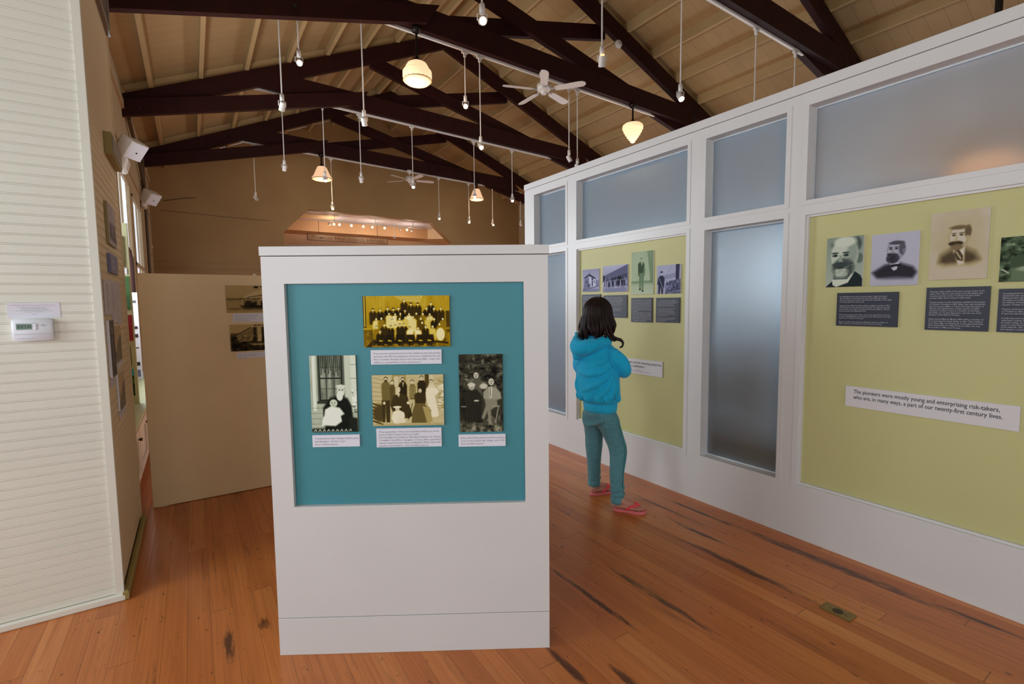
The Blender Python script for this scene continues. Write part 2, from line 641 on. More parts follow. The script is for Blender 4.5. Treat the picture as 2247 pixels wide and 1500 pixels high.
# ------------------------------------------------------------------ photographic prints, painted as mesh colour
class Pic:
    def __init__(self, w, h, base=0.8):
        self.w, self.h = w, h
        self.a = np.full((h, w), float(base))
        yy, xx = np.mgrid[0:h, 0:w]
        self.x = (xx + .5) / w
        self.y = (yy + .5) / h
        self.k = w / h
        self.px = 1.0 / h

    def _mix(self, m, v):
        self.a = self.a * (1 - m) + v * m
        return self

    def rect(self, x0, y0, x1, y1, v, s=0.004):
        m = 1.0
        for d in (self.x - x0, x1 - self.x, self.y - y0, y1 - self.y):
            m = m * np.clip(d / s * .5 + .5, 0, 1)
        return self._mix(m, v)

    def ell(self, cx, cy, rx, ry, v, s=0.12, rot=0.0, op=1.0):
        dx, dy = (self.x - cx) * self.k, self.y - cy
        c, q = math.cos(rot), math.sin(rot)
        X, Y = dx * c + dy * q, -dx * q + dy * c
        d = np.sqrt((X / (rx * self.k)) ** 2 + (Y / ry) ** 2)
        return self._mix(np.clip((1 - d) / s + .5, 0, 1) * op, v)

    def poly(self, pts, v, s=0.006, op=1.0):
        inside = np.zeros_like(self.a, bool)
        dist = np.full_like(self.a, 9.0)
        n = len(pts)
        for i in range(n):
            x0, y0 = pts[i]
            x1, y1 = pts[(i + 1) % n]
            c = ((y0 > self.y) != (y1 > self.y))
            xi = (x1 - x0) * (self.y - y0) / ((y1 - y0) if abs(y1 - y0) > 1e-9 else 1e-9) + x0
            inside ^= (c & (self.x < xi))
            ex, ey = (x1 - x0), (y1 - y0)
            t = np.clip(((self.x - x0) * ex + (self.y - y0) * ey) / (ex * ex + ey * ey + 1e-12), 0, 1)
            dist = np.minimum(dist, np.hypot(self.x - x0 - t * ex, self.y - y0 - t * ey))
        sd = np.where(inside, dist, -dist)
        return self._mix(np.clip(sd / s * .5 + .5, 0, 1) * op, v)

    def line(self, x0, y0, x1, y1, w, v, op=1.0):
        ex, ey = x1 - x0, y1 - y0
        t = np.clip(((self.x - x0) * ex + (self.y - y0) * ey) / (ex * ex + ey * ey + 1e-12), 0, 1)
        d = np.hypot((self.x - x0 - t * ex) * self.k, self.y - y0 - t * ey)
        return self._mix(np.clip((w - d) / (self.px) + .5, 0, 1) * op, v)

    def grad(self, v0, v1, x0=0, y0=0, x1=1, y1=1):
        m = ((self.x >= x0) & (self.x <= x1) & (self.y >= y0) & (self.y <= y1)).astype(float)
        t = (self.y - y0) / (y1 - y0)
        return self._mix(m, v0 + (v1 - v0) * t)

    def noise(self, amp, sx, sy, x0=0, y0=0, x1=1, y1=1):
        tot = np.zeros_like(self.a)
        for o in range(3):
            nx, ny = max(2, int(sx * 2 ** o)), max(2, int(sy * 2 ** o))
            g = rng.rand(ny + 1, nx + 1) - .5
            fx, fy = self.x * nx, self.y * ny
            ix, iy = np.minimum(fx.astype(int), nx - 1), np.minimum(fy.astype(int), ny - 1)
            tx, ty = fx - ix, fy - iy
            v = (g[iy, ix] * (1 - tx) + g[iy, ix + 1] * tx) * (1 - ty) + (g[iy + 1, ix] * (1 - tx) + g[iy + 1, ix + 1] * tx) * ty
            tot += v / (1.6 ** o)
        m = ((self.x >= x0) & (self.x <= x1) & (self.y >= y0) & (self.y <= y1))
        self.a = self.a + tot * amp * m
        return self

    def face(self, cx, cy, r, v=0.85, hair=0.15, beard=None, hat=None, kx=1.0):
        rx = r * 0.78 / self.k * kx
        self.ell(cx, cy - r * .25, rx * 1.15, r * 1.02, hair, .15)
        self.ell(cx, cy + r * .08, rx, r * .95, v, .15)
        if r > 3.5 * self.px:
            for s in (-1, 1):
                self.ell(cx + s * rx * .42, cy - r * .1, rx * .2, r * .12, 0.25, .6)
            self.ell(cx, cy + r * .52, rx * .35, r * .1, 0.35, .6)
            self.ell(cx + rx * .1, cy + r * .18, rx * .12, r * .2, v * .8, .8)
        if beard is not None:
            self.ell(cx, cy + r * .62, rx * .85, r * .55, beard, .3)
        if hat is not None:
            self.ell(cx, cy - r * .55, rx * 1.9, r * .26, hat, .3)
            self.rect(cx - rx * .95, cy - r * 1.3, cx + rx * .95, cy - r * .5, hat, .01)
        return self

    def body(self, cx, cy, w, h, v, s=.01):
        self.poly([(cx - w * .28, cy), (cx + w * .28, cy), (cx + w * .5, cy + h * .16), (cx + w * .46, cy + h), (cx - w * .46, cy + h), (cx - w * .5, cy + h * .16)], v, s)
        return self

    def rgb(self, stops):
        """stops: list of (t, (r,g,b) srgb)"""
        a = np.clip(self.a, 0, 1)
        ts = [q[0] for q in stops]
        ch = [np.interp(a, ts, [s[1][i] for s in stops]) for i in range(3)]
        c = np.stack(ch, -1) / 255.0
        return np.where(c <= 0.04045, c / 12.92, ((c + 0.055) / 1.055) ** 2.4)


def board(name, fr, u0, u1, z0, z1, d0, thick, label, cat, group=None, mat='card', rgb=None):
    """a mounted card or print: slab, front carries the print as mesh colour"""
    mb = MB()
    if rgb is None:
        fr.box(mb, u0, u1, z0, z1, d0, d0 + thick, min(.0015, thick * .3))
        return tag(link(name, mb, mat), label, cat, group)
    t = thing(name, fr.p((u0 + u1) / 2, z0, d0), label, cat, group)
    fr.box(mb, u0, u1, z0, z1, d0, d0 + thick)
    link('mount', mb, mat, t)
    h, w, _ = rgb.shape
    g = MB()
    us = np.linspace(u0, u1, w + 1)
    zs = np.linspace(z1, z0, h + 1)
    o, uu, nn = np.array(fr.o), np.array(fr.u), np.array(fr.n)
    U, Z = np.meshgrid(us, zs)
    V = o[None, None, :] + U[..., None] * uu + nn * (d0 + thick + .0006)
    V[..., 2] += Z
    V = V.reshape(-1, 3)
    idx = np.arange((h + 1) * (w + 1)).reshape(h + 1, w + 1)
    F = np.stack([idx[1:, :-1], idx[1:, 1:], idx[:-1, 1:], idx[:-1, :-1]], -1).reshape(-1, 4)
    me = bpy.data.meshes.new('photograph')
    org = Vector(fr.p((u0 + u1) / 2, z0, d0 + thick))
    me.vertices.add(len(V))
    me.vertices.foreach_set('co', (V - np.array(org)).ravel())
    me.loops.add(F.size)
    me.loops.foreach_set('vertex_index', F.ravel().astype(np.int32))
    me.polygons.add(len(F))
    me.polygons.foreach_set('loop_start', np.arange(0, F.size, 4, dtype=np.int32))
    me.update(calc_edges=True)
    ca = me.color_attributes.new('print', 'FLOAT_COLOR', 'CORNER')
    cc = np.ones((len(F), 4, 4))
    cc[:, :, :3] = rgb.reshape(-1, 1, 3)
    ca.data.foreach_set('color', cc.ravel())
    me.materials.append(MT['print'])
    ob = bpy.data.objects.new('photograph', me)
    COL.objects.link(ob)
    ob.parent = t
    ob.location = org - WPOS[t.name]
    return t


def beadboard(mb, fr, u0, u1, z0, z1, pitch, d0=0.0):
    """horizontal beaded boards, profile extruded along u"""
    prof = [(z0, d0)]
    z = z0
    while z < z1:
        for dz, dd in ((pitch - .0095, 0), (pitch - .0085, -.0028), (pitch - .0075, -.0002), (pitch - .0048, .0006), (pitch - .0020, -.0002), (pitch - .0010, -.0028), (pitch, 0)):
            prof.append((min(z + dz, z1), d0 + dd))
        z += pitch
    n = len(prof)
    vs = [fr.p(u0, zz, dd) for zz, dd in prof] + [fr.p(u1, zz, dd) for zz, dd in prof]
    fs = [(i, n + i, n + i + 1, i + 1) for i in range(n - 1)]
    mb.add(vs, fs)
    return mb

# ================================================================== THE ROOM
def zroof(x, off=0.17):
    return (APZ - LS * (APX - x) + (4.99 - (APZ - LS * (APX - XL))) if x < APX else APZ - RS * (x - APX)) + off


# slope so that the left plane runs exactly from (XL,4.99) to the ridge
LS = (APZ - 4.99) / (APX - XL)


def ztop(x):
    return 4.99 + LS * (x - XL) if x < APX else APZ - RS * (x - APX)


def zr(x):
    return ztop(x) + 0.17


def xz(poly, y0, y1, mb=None):
    mb = mb or MB()
    return mb.prism(poly, lambda u, v, d: Vector((u, d, v)), y0, y1)


struct('floor', MB().box(-3.1, 11.2, -4.1, 21, -0.08, 0), 'floor')

cl = struct('ceiling', xz([(XL - .1, zr(XL) - .04), (APX, zr(APX)), (XR + .1, zr(XR) - .04), (XR + .1, zr(XR) + .1), (APX, zr(APX) + .14), (XL - .1, zr(XL) + .1)], YF - .1, YB), 'ceil')
struct('ceiling', MB().box(XA - .1, XL + .05, YF - .1, 4.3, 5.02, 5.12), 'ceil')
px_l = [-0.39 + .735 * k for k in range(8)]
px_r = [7.37 + .73 * k for k in range(-3, 5)]
for x in px_l + px_r:
    mb = MB()
    w = .032
    zb = ztop(x)
    xz([(x - w, zb), (x + w, zb), (x + w, zr(x + w) + .01), (x - w, zr(x - w) + .01)], YF, YB, mb)
    link('purlin', mb, 'purlin', cl)
for Y in TY:          # blocking boards closing the gap above each truss
    for xs in ([XL] + px_l, px_r[:-1] + [XR]):
        mb = MB()
        for a, b in zip(xs[:-1], xs[1:]):
            a, b = a + .04, b - .04
            xz([(a, ztop(a)), (b, ztop(b)), (b, zr(b)), (a, zr(a))], Y + .05, Y + .075, mb)
        link('blocking', mb, 'purlin', cl)

# back wall with its octagonal opening
ax0, ax1, ax2, ax3 = 2.46, 3.20, 7.27, 8.10
mb = MB()
xz([(XL - .1, 0), (ax0, 0), (ax0, 3.69), (ax1, 4.43), (ax1, zr(ax1)), (XL - .1, zr(XL - .1))], YB, YB + .25, mb)
xz([(ax1, 4.43), (ax2, 4.37), (ax2, zr(ax2)), (APX, zr(APX)), (ax1, zr(ax1))], YB, YB + .25, mb)
xz([(ax2, 4.37), (ax3, 3.66), (ax3, 0), (XR + .1, 0), (XR + .1, zr(XR + .1)), (ax2, zr(ax2))], YB, YB + .25, mb)
bw = struct('wall_back', mb, 'backwall')
mb = MB().box(XL, 2.4, YB - .05, YB, 2.56, 2.66)
mb.box(XL, 2.4, YB - .03, YB, 2.50, 2.56)
struct('trim_1', mb, 'backwall')
mb = MB().box(8.2, XR, YB - .05, YB, 2.56, 2.66)
struct('trim_2', mb, 'backwall')

# left wall of the hall, with tall windows


def wall_x(name, x0, x1, ya, yb, ztop_, holes, mat):
    mb = MB()
    y = ya
    for h0, h1, z0, z1 in sorted(holes):
        mb.box(x0, x1, y, h0, 0, ztop_)
        mb.box(x0, x1, h0, h1, 0, z0)
        mb.box(x0, x1, h0, h1, z1, ztop_)
        y = h1
    mb.box(x0, x1, y, yb, 0, ztop_)
    return struct(name, mb, mat)


def sash(n, fr, u0, u1, z0, z1, depth, cols=2, rows=3, mat='lwall', casing=.10):
    """a wooden window filling the opening u0..u1, z0..z1 of frame fr (face at d=0, glass at d=-depth)"""
    fm = MB()
    for a, b, c, d in ((u0 - casing, u0, z0 - casing, z1 + casing), (u1, u1 + casing, z0 - casing, z1 + casing), (u0, u1, z1, z1 + casing), (u0 - .04, u1 + .04, z0 - casing, z0)):
        fr.box(fm, a, b, c, d, 0.0, .025 if depth > .05 else .006)
    s = .05
    for a, b, c, d in ((u0, u0 + s, z0, z1), (u1 - s, u1, z0, z1), (u0, u1, z1 - s, z1), (u0, u1, z0, z0 + s), (u0, u1, (z0 + z1) / 2 - .03, (z0 + z1) / 2 + .03)):
        fr.box(fm, a, b, c, d, -depth - .02, -depth + .02)
    for i in range(1, cols):
        u = u0 + (u1 - u0) * i / cols
        fr.box(fm, u - .012, u + .012, z0, z1, -depth - .015, -depth + .015)
    for i in range(1, rows * 2):
        if i == rows:
            continue
        z = z0 + (z1 - z0) * i / (rows * 2)
        fr.box(fm, u0, u1, z - .012, z + .012, -depth - .015, -depth + .015)
    w = struct('window_%d' % n, fm, mat)
    gm = MB()
    fr.box(gm, u0 + s, u1 - s, z0 + s, z1 - s, -depth - .003, -depth + .003)
    link('pane', gm, 'clear', w)
    return w


wall_x('wall_left', XL - .04, XL, 4.0875, YB, 5.15, WIN_LEFT, 'lwall')
FL = Frame(XL, 0, (0, 1), (1, 0))
for i, (y0, y1, z0, z1) in enumerate(WIN_LEFT):
    sash(1 + i, FL, y0, y1, z0, z1, .0, 2, 1)
mb = MB().box(XL, XL + .035, 4.12, YB, 4.72, 4.86)
struct('trim_3', mb, 'lwall')
mb = MB().box(XL, XL + .02, 4.12, YB, 3.78, 3.84)
struct('trim_4', mb, 'lwall')

# right outer wall
wall_x('wall_far_right', XR, XR + .2, YF, YB, 5.3, [(a, b, 1.0, 3.2) for a, b in WIN_RIGHT], 'lwall')
FRR = Frame(XR, 0, (0, -1), (-1, 0))
for i, (y0, y1) in enumerate(WIN_RIGHT):
    sash(4 + i, FRR, -y1, -y0, 1.0, 3.2, .1)

# walls behind and left of the camera
mb = MB()
xs = XA - .1
for x, z in sorted(WIN_FRONT):
    mb.box(xs, x - .8, YF - .2, YF, 0, 5.2)
    mb.box(x - .8, x + .8, YF - .2, YF, 0, z)
    mb.box(x - .8, x + .8, YF - .2, YF, z + 2.3, 5.2)
    xs = x + .8
mb.box(xs, XR + .1, YF - .2, YF, 0, 5.2)
xz([(XL - .1, 5.1), (XR + .1, 5.1), (XR + .1, zr(XR)), (APX, zr(APX) + .05), (XL - .1, zr(XL))], YF - .2, YF, mb)
struct('wall_front', mb, 'lwall')
FF = Frame(0, YF, (-1, 0), (0, 1))
for i, (x, z) in enumerate(WIN_FRONT):
    sash(9 + i, FF, -x - .8, -x + .8, z, z + 2.3, .1)
wall_x('wall_side', XA - .2, XA, YF - .1, 3.2, 5.12, [(y - .7, y + .7, .9, 3.0) for y in WIN_ALCOVE], 'lwall')
FA = Frame(XA, 0, (0, 1), (1, 0))
for i, y in enumerate(WIN_ALCOVE):
    sash(11 + i, FA, y - .7, y + .7, .9, 3.0, .1)

# projecting block on the left: beaded wall facing the camera, second face towards the hall
FN = Frame(0, 3.03, (1, 0), (0, -1))
FS = Frame(-.36, 0, (0, 1), (1, 0))
mb = MB().box(XA - .2, -.366, 3.036, 4.085, 0, 5.14)
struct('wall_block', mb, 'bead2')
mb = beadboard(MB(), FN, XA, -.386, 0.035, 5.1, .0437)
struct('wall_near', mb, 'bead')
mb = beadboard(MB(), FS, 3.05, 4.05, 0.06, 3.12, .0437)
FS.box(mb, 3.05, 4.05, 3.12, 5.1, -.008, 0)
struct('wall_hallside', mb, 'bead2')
mb = MB().box(-.388, -.356, 3.022, 3.05, 0.0, 5.1, .003)
struct('trim_5', mb, 'bead')
mb = MB().box(-.372, -.356, 4.045, 4.09, 0.0, 5.1, .003)
struct('trim_6', mb, 'bead2')
mb = MB().box(XA, -.352, 3.005, 3.03, 0.0, .035, .006)
struct('baseboard_near', mb, 'bead')
mb = MB().box(-.36, -.335, 3.005, 4.10, 0.0, .045, .006)
struct('baseboard_hallside', mb, 'olive')  # yellow light falling on this baseboard is put into its gold colour

# ------------------------------------------------------------------ exhibition partition on the right
FP = Frame(RX, 0, (0, -1), (-1, 0))       # u = -y
BAYS = [(3.70, 4.21, 0), (2.325, 3.54, 1), (1.625, 2.175, 0), (.28, 1.50, 1), (-.42, .13, 0), (-1.80, -.58, 1)]
ZL0, ZL1, ZU0, ZU1, ZT = .337, 1.945, 2.030, 2.566, 2.640
PT = .13
Y0P, Y1P = -1.95, 4.385
mb = MB()
FP.box(mb, -Y1P, -Y0P, 0, ZL0, -PT, 0)
FP.box(mb, -Y1P, -Y0P, ZL1, ZU0, -PT, 0)
FP.box(mb, -Y1P, -Y0P, ZU1, ZT, -PT, 0)
edges = [Y1P]
for a, b, k in BAYS:
    edges += [b, a]
edges.append(Y0P)
for i in range(0, len(edges), 2):
    for za, zb in ((ZL0, ZL1), (ZU0, ZU1)):
        FP.box(mb, -edges[i], -edges[i + 1], za, zb, -PT, 0)
wr = struct('wall_right', mb, 'panelwhite')
mb = MB()
FP.box(mb, -Y1P - .004, -Y0P, ZT + .003, 2.70, -PT - .01, .006, .002)
link('cap_rail', mb, 'panelwhite', wr)
wi = 13


def casing(mb, a, b, z0, z1, w=.028, d=.004):
    for u0, u1, za, zb in ((-b - w, -b, z0 - w, z1 + w), (-a, -a + w, z0 - w, z1 + w), (-b, -a, z1, z1 + w), (-b, -a, z0 - w, z0)):
        FP.box(mb, u0, u1, za, zb, 0.0, d)


PANELS = []
for a, b, wide in BAYS:
    for lower in (1, 0):
        z0, z1 = (ZL0, ZL1) if lower else (ZU0, ZU1)
        if wide and lower:
            mb = MB()
            FP.box(mb, -b + .002, -a - .002, z0 + .002, z1 - .002, -.05, -.03)
            lab = {2.325: 'olive green recessed display panel in the partition facing the girl in the blue hoodie',
                   .28: 'olive green recessed display panel at the right edge with bearded men portraits',
                   -1.80: 'olive green recessed display panel of the partition nearest the front wall'}[a]
            t = thing('olive_display_board', FP.p(-(a + b) / 2, z0, -.03), lab, 'display panel', 'green panels set in the white partition')
            link('panel_board', mb, 'green', t)
            mb = MB()
            casing(mb, a, b, z0, z1, .03, .004)
            s = .012
            e = .004
            for u0, u1, za, zb in ((-b - e, -b + s, z0 - e, z1 + e), (-a - s, -a + e, z0 - e, z1 + e), (-b + s, -a - s, z1 - s, z1 + e), (-b + s, -a - s, z0 - e, z0 + s)):
                FP.box(mb, u0, u1, za, zb, -.03, -.012)
            link('panel_frame', mb, 'panelwhite', t)
            continue
        mb = MB()
        casing(mb, a, b, z0, z1)
        s = .014
        e = .004
        for u0, u1, za, zb in ((-b - e, -b + s, z0 - e, z1 + e), (-a - s, -a + e, z0 - e, z1 + e), (-b + s, -a - s, z1 - s, z1 + e), (-b + s, -a - s, z0 - e, z0 + s)):
            FP.box(mb, u0, u1, za, zb, -PT, -.075)
        w = struct('window_%d' % wi, mb, 'panelwhite')
        wi += 1
        mb = MB()
        FP.box(mb, -b + .01, -a - .01, z0 + .01, z1 - .01, -.074, -.068)
        link('pane', mb, 'frost', w)

# ------------------------------------------------------------------ roof trusses
TN = ['dark brown scissor roof truss crossing the top right corner, nearest the camera', 'dark brown scissor roof truss second from the camera, ceiling fan and domed pendant hanging below',
      'dark brown scissor roof truss between the domed pendant truss and the rearmost truss', 'dark brown scissor roof truss rearmost, in front of the back wall gable']


def btie(x):
    return 5.615 - .035 * x


for i, Y in enumerate(TY):
    t = thing('roof_truss', (APX, Y, 4.6), TN[i], 'roof truss', 'dark scissor trusses under the cream ceiling')
    link('rafter', xz([(XL, 4.99), (APX, APZ), (APX, APZ - .32), (XL, 4.66)], Y - .05, Y + .05), 'timber', t)
    link('rafter', xz([(APX, APZ), (XR, ztop(XR)), (XR, ztop(XR) - .33), (APX, APZ - .32)], Y - .05, Y + .05), 'timber', t)
    c1 = lambda x: 4.80 + .246 * x
    link('lower_chord', xz([(XL, c1(XL)), (3.12, c1(3.12)), (3.32, c1(3.32) + .26), (XL, c1(XL) + .27)], Y - .15, Y - .05), 'timber', t)
    link('lower_chord', xz([(3.0, c1(3.0)), (6.95, c1(6.95)), (6.95, c1(6.95) + .27), (3.0, c1(3.0) + .27)], Y + .151, Y + .25), 'timber', t)
    a1 = lambda x: c1(10.28 - x)
    link('lower_chord', xz([(3.45, a1(3.45)), (XR, a1(XR)), (XR, a1(XR) + .27), (3.45, a1(3.45) + .27)], Y + .05, Y + .15), 'timber', t)
    link('tie_beam', xz([(1.0, btie(1.0)), (9.55, btie(9.55)), (9.2, btie(9.2) + .34), (1.4, btie(1.4) + .34)], Y - .049, Y + .10), 'timber', t)
    for x, zz in ((XL + .25, 4.78), (1.3, 5.25), (9.6, 5.62), (10.2, 5.38)):
        link('bolt', MB().lathe([(0, -.015), (.022, -.012), (.022, 0)], (x, Y - (.150 if x < 7.2 else .050), zz), (0, 1, 0), 8), 'black', t)

TRK = ['beneath the nearest truss', 'beneath the truss with the ceiling fan', 'beneath the third truss', 'beneath the rearmost truss']
for i, Y in enumerate(TY):
    mb = MB()
    x0, x1 = 1.05, 9.5
    xz([(x0, btie(x0) - .032), (x1, btie(x1) - .032), (x1, btie(x1)), (x0, btie(x0))], Y + .055, Y + .095, mb)
    tag(link('lighting_track', mb, 'whitemetal'), 'long white lighting track ' + TRK[i], 'lighting track', 'white tracks under the trusses')

# ------------------------------------------------------------------ pendant spotlights
CAMP = Vector((0, 0, 1.45))
SPOTS = [
    # x, truss, bottom z, lit, aim azimuth offset (deg from camera direction), tilt down, label
    (2.45, 0, 4.07, 1, 8, 28, 'glowing spotlight hanging highest in view, at the top centre edge'),
    (3.99, 0, 4.09, 2, 185, 58, 'white spotlight with orange glowing vents, hanging above the white ceiling fan to its right'),
    (5.34, 0, 3.99, 1, 25, 50, 'white spotlight hanging alone against the ceiling above the partition bays'),
    (6.98, 0, 3.81, 0, 100, 50, 'thin white spotlight cable dropping behind the partition near the top right truss'),
    (8.05, 0, 3.99, 0, 100, 50, 'short stretch of spotlight cable at the right end of the nearest track'),
    (1.13, 1, 4.00, 0, 200, 55, 'unlit white spotlight turned away, large one hanging at upper left over the left truss end'),
    (1.36, 1, 4.61, 1, 5, 32, 'glowing spotlight on a short cable left of the domed pendant lamp'),
    (2.20, 1, 4.01, 0, 170, 50, 'unlit white spotlight turned away, directly left below the domed pendant lamp'),
    (3.84, 1, 4.56, 1, 3, 34, 'glowing spotlight on short cable, right of the domed pendant lamp'),
    (4.11, 1, 3.97, 1, 14, 38, 'glowing spotlight on long cable left of the ceiling fan, lower than its neighbour'),
    (5.98, 1, 4.05, 0, 90, 60, 'spotlight just clearing the partition top, left of the stepped pendant lamp'),
    (6.18, 1, 3.93, 0, 90, 60, 'spotlight cable vanishing behind the partition top, left of the stepped pendant lamp'),
    (1.67, 2, 4.10, 0, 190, 52, 'small unlit spotlight hanging left of the cone pendant at the left'),
    (2.43, 2, 3.98, 1, 20, 50, 'small spotlight overlapping the right side of the left cone pendant'),
    (3.17, 2, 4.06, 0, 175, 50, 'small unlit spotlight tilted away, right of the left cone pendant'),
    (4.34, 2, 4.07, 1, 5, 45, 'small glowing spotlight in front of the distant ceiling fan'),
    (5.92, 2, 4.02, 1, 0, 45, 'small glowing spotlight hanging right in front of the right cone pendant'),
    (7.02, 2, 4.04, 1, 5, 45, 'small glowing spotlight left of the far end of the partition'),
    (1.51, 3, 4.14, 0, 60, 50, 'tiny spotlight far left before the cream back wall'),
    (3.40, 3, 4.08, 1, 5, 45, 'tiny glowing spotlight above the left part of the octagonal opening'),
    (6.61, 3, 4.08, 1, 5, 45, 'tiny glowing spotlight above the right corner of the octagonal opening'),
    (7.66, 3, 4.05, 1, 5, 45, 'tiny glowing spotlight just right of the octagonal opening'),
    (8.55, 3, 4.04, 1, 40, 50, 'tiny dim spotlight farther right of the octagonal opening, right of its glowing neighbour'),
    (9.67, 3, 4.11, 0, 120, 50, 'tiny unlit spotlight beside the end post of the partition'),
]
for x, ti, zb, lit, az, tilt, lab in SPOTS:
    Y = TY[ti] + .075
    zt = btie(x) - .034
    t = thing('pendant_spotlight', (x, Y, zb), lab, 'spotlight', 'spotlights hanging on cables from the tracks')
    mb = MB().box(x - .05, x + .05, Y - .02, Y + .02, zt - .035, zt, .004)
    mb.box(x - .018, x + .018, Y - .018, Y + .018, zt - .085, zt - .03, .003)
    link('track_adapter', mb, 'whitemetal', t)
    zs = zb + .20
    link('cable', MB().tube([(x, Y, zt - .08), (x, Y, zs)], .0090, 8), 'whitemetal', t)
    link('socket', MB().lathe([(.012, .09), (.026, .085), (.027, .0), (.018, -.005)], (x, Y, zs - .08), (0, 0, 1), 14), 'whitemetal', t, True)
    base = math.atan2(CAMP.y - Y, CAMP.x - x) + math.radians(az)
    d = Vector((math.cos(base) * math.cos(math.radians(tilt)), math.sin(base) * math.cos(math.radians(tilt)), -math.sin(math.radians(tilt))))
    c = Vector((x, Y, zb + .055))
    side = d.cross(Vector((0, 0, 1))).normalized()
    yk = MB()
    for s in (-1, 1):
        yk.tube([Vector((x, Y, zs - .08)), Vector((x, Y, zs - .085)) + side * s * .046, c + side * s * .046], .006, 6)
    link('yoke', yk, 'whitemetal', t)
    hd = MB().lathe([(.02, -.060), (.034, -.052), (.038, -.02), (.038, .055), (.040, .058), (.034, .058), (.033, .045), (0.0, .044)], c, d, 18)
    h = autosmooth(link('lamp_head', hd, 'whitemetal', t))
    b = MB().lathe([(0, .0445), (.031, .0455), (.031, .052), (.022, .060), (0, .064)], c, d, 16)
    link('bulb', b, 'bulb' if lit == 1 else 'greyplastic', h, True)
    if lit == 2:
        for k in range(3):
            q = c - d * .035 + side * (k - 1) * .016 + Vector((-.6, -.75, .25)).normalized() * .037
            link('vent', MB().ell(q, .007, .007, .010, 8, 6), 'bulb_warm', h)

# ------------------------------------------------------------------ pendant lamps
PEND = [
    (2.98, 1, 4.70, 'dome', 'big domed opal glass pendant lamp at the top centre'),
    (7.52, 1, 4.60, 'step', 'stepped beehive opal glass pendant lamp just above the partition top'),
    (3.13, 3, 4.82, 'cone', 'cone shaped opal pendant lamp to the left, above the octagonal opening'),
    (7.89, 3, 4.78, 'cone2', 'cone shaped opal pendant lamp to the right, near the partition end'),
]


def pendant(x, Y, zb, kind, lab, ztp, rod=.017, watt=19, glass=None):
    t = thing('pendant_lamp', (x, Y, zb), lab, 'pendant lamp', 'opal glass pendant lamps')
    if kind == 'dome':
        prof = [(.05, .325), (.10, .318), (.14, .295), (.168, .25), (.180, .215), (.184, .205), (.204, .196), (.212, .18), (.214, .11), (.204, .065), (.165, .02), (.08, 0), (0, 0)]
        H = .325
    elif kind == 'step':
        prof = [(.055, .38), (.16, .372), (.195, .345), (.203, .31), (.200, .27), (.178, .262), (.176, .215), (.150, .208), (.148, .165), (.120, .158), (.116, .115), (.088, .108), (.082, .07), (.055, .06), (.045, .02), (.0, .0)]
        H = .38
    else:
        k = 1.0 if kind == 'cone' else .86
        prof = [(.06 * k, .36), (.10 * k, .355), (.122 * k, .33), (.225 * k, .10), (.255 * k, .07), (.260 * k, .05), (.258 * k, .035), (.23 * k, .01), (.12 * k, 0), (0, 0)]
        H = .36
    o = link('glass_shade', MB().lathe(prof, (x, Y, zb), (0, 0, 1), 40), glass or ('shade_lit' if kind in ('dome', 'step') else 'shade_cone'), t, True)
    ring = [q for q in prof if q[0] > .1][-2] if kind != 'step' else None
    if ring:
        rr = (.206 if kind == 'dome' else .258 * (1 if kind == 'cone' else .86))
        hh = .062 if kind == 'dome' else .035
        link('painted_band', MB().lathe([(rr - .006, -.016), (rr + .005, -.004), (rr + .005, .004), (rr - .006, .016)], (x, Y, zb + hh), (0, 0, 1), 72, lambda w, h: 1 + .014 * math.sin(w * 18)), 'peach', t, True)
    link('fitter', MB().lathe([(.055, 0), (.062, .02), (.05, .05), (.03, .075), (.016, .10)], (x, Y, zb + H - .012), (0, 0, 1), 20), 'darkmetal', t, True)
    link('stem', MB().tube([(x, Y, zb + H + .06), (x, Y, ztp - .02)], rod, 10), 'darkmetal', t)
    link('canopy', MB().lathe([(.03, -.08), (.06, -.06), (.075, -.02), (.075, 0)], (x, Y, ztp), (0, 0, 1), 20), 'darkmetal', t, True)
    l = bpy.data.lights.new('pendant_bulb', 'POINT')
    l.energy = watt
    l.color = (1.0, .70, .42)
    l.shadow_soft_size = .22
    lo = bpy.data.objects.new('pendant_bulb', l)
    COL.objects.link(lo)
    lo.location = (x, Y, zb - .26)
    return t


for x, ti, zb, kind, lab in PEND:
    pendant(x, TY[ti] - .04, zb, kind, lab, btie(x) - .001, .017 if ti == 1 else .022)
pendant(3.80, .90, 1.93, 'dome', 'warm pendant lamp glowing blurred through the frosted glass at the right', zr(3.80) - .02, .017, 2.6, 'shade_hot')

# ------------------------------------------------------------------ ceiling fans


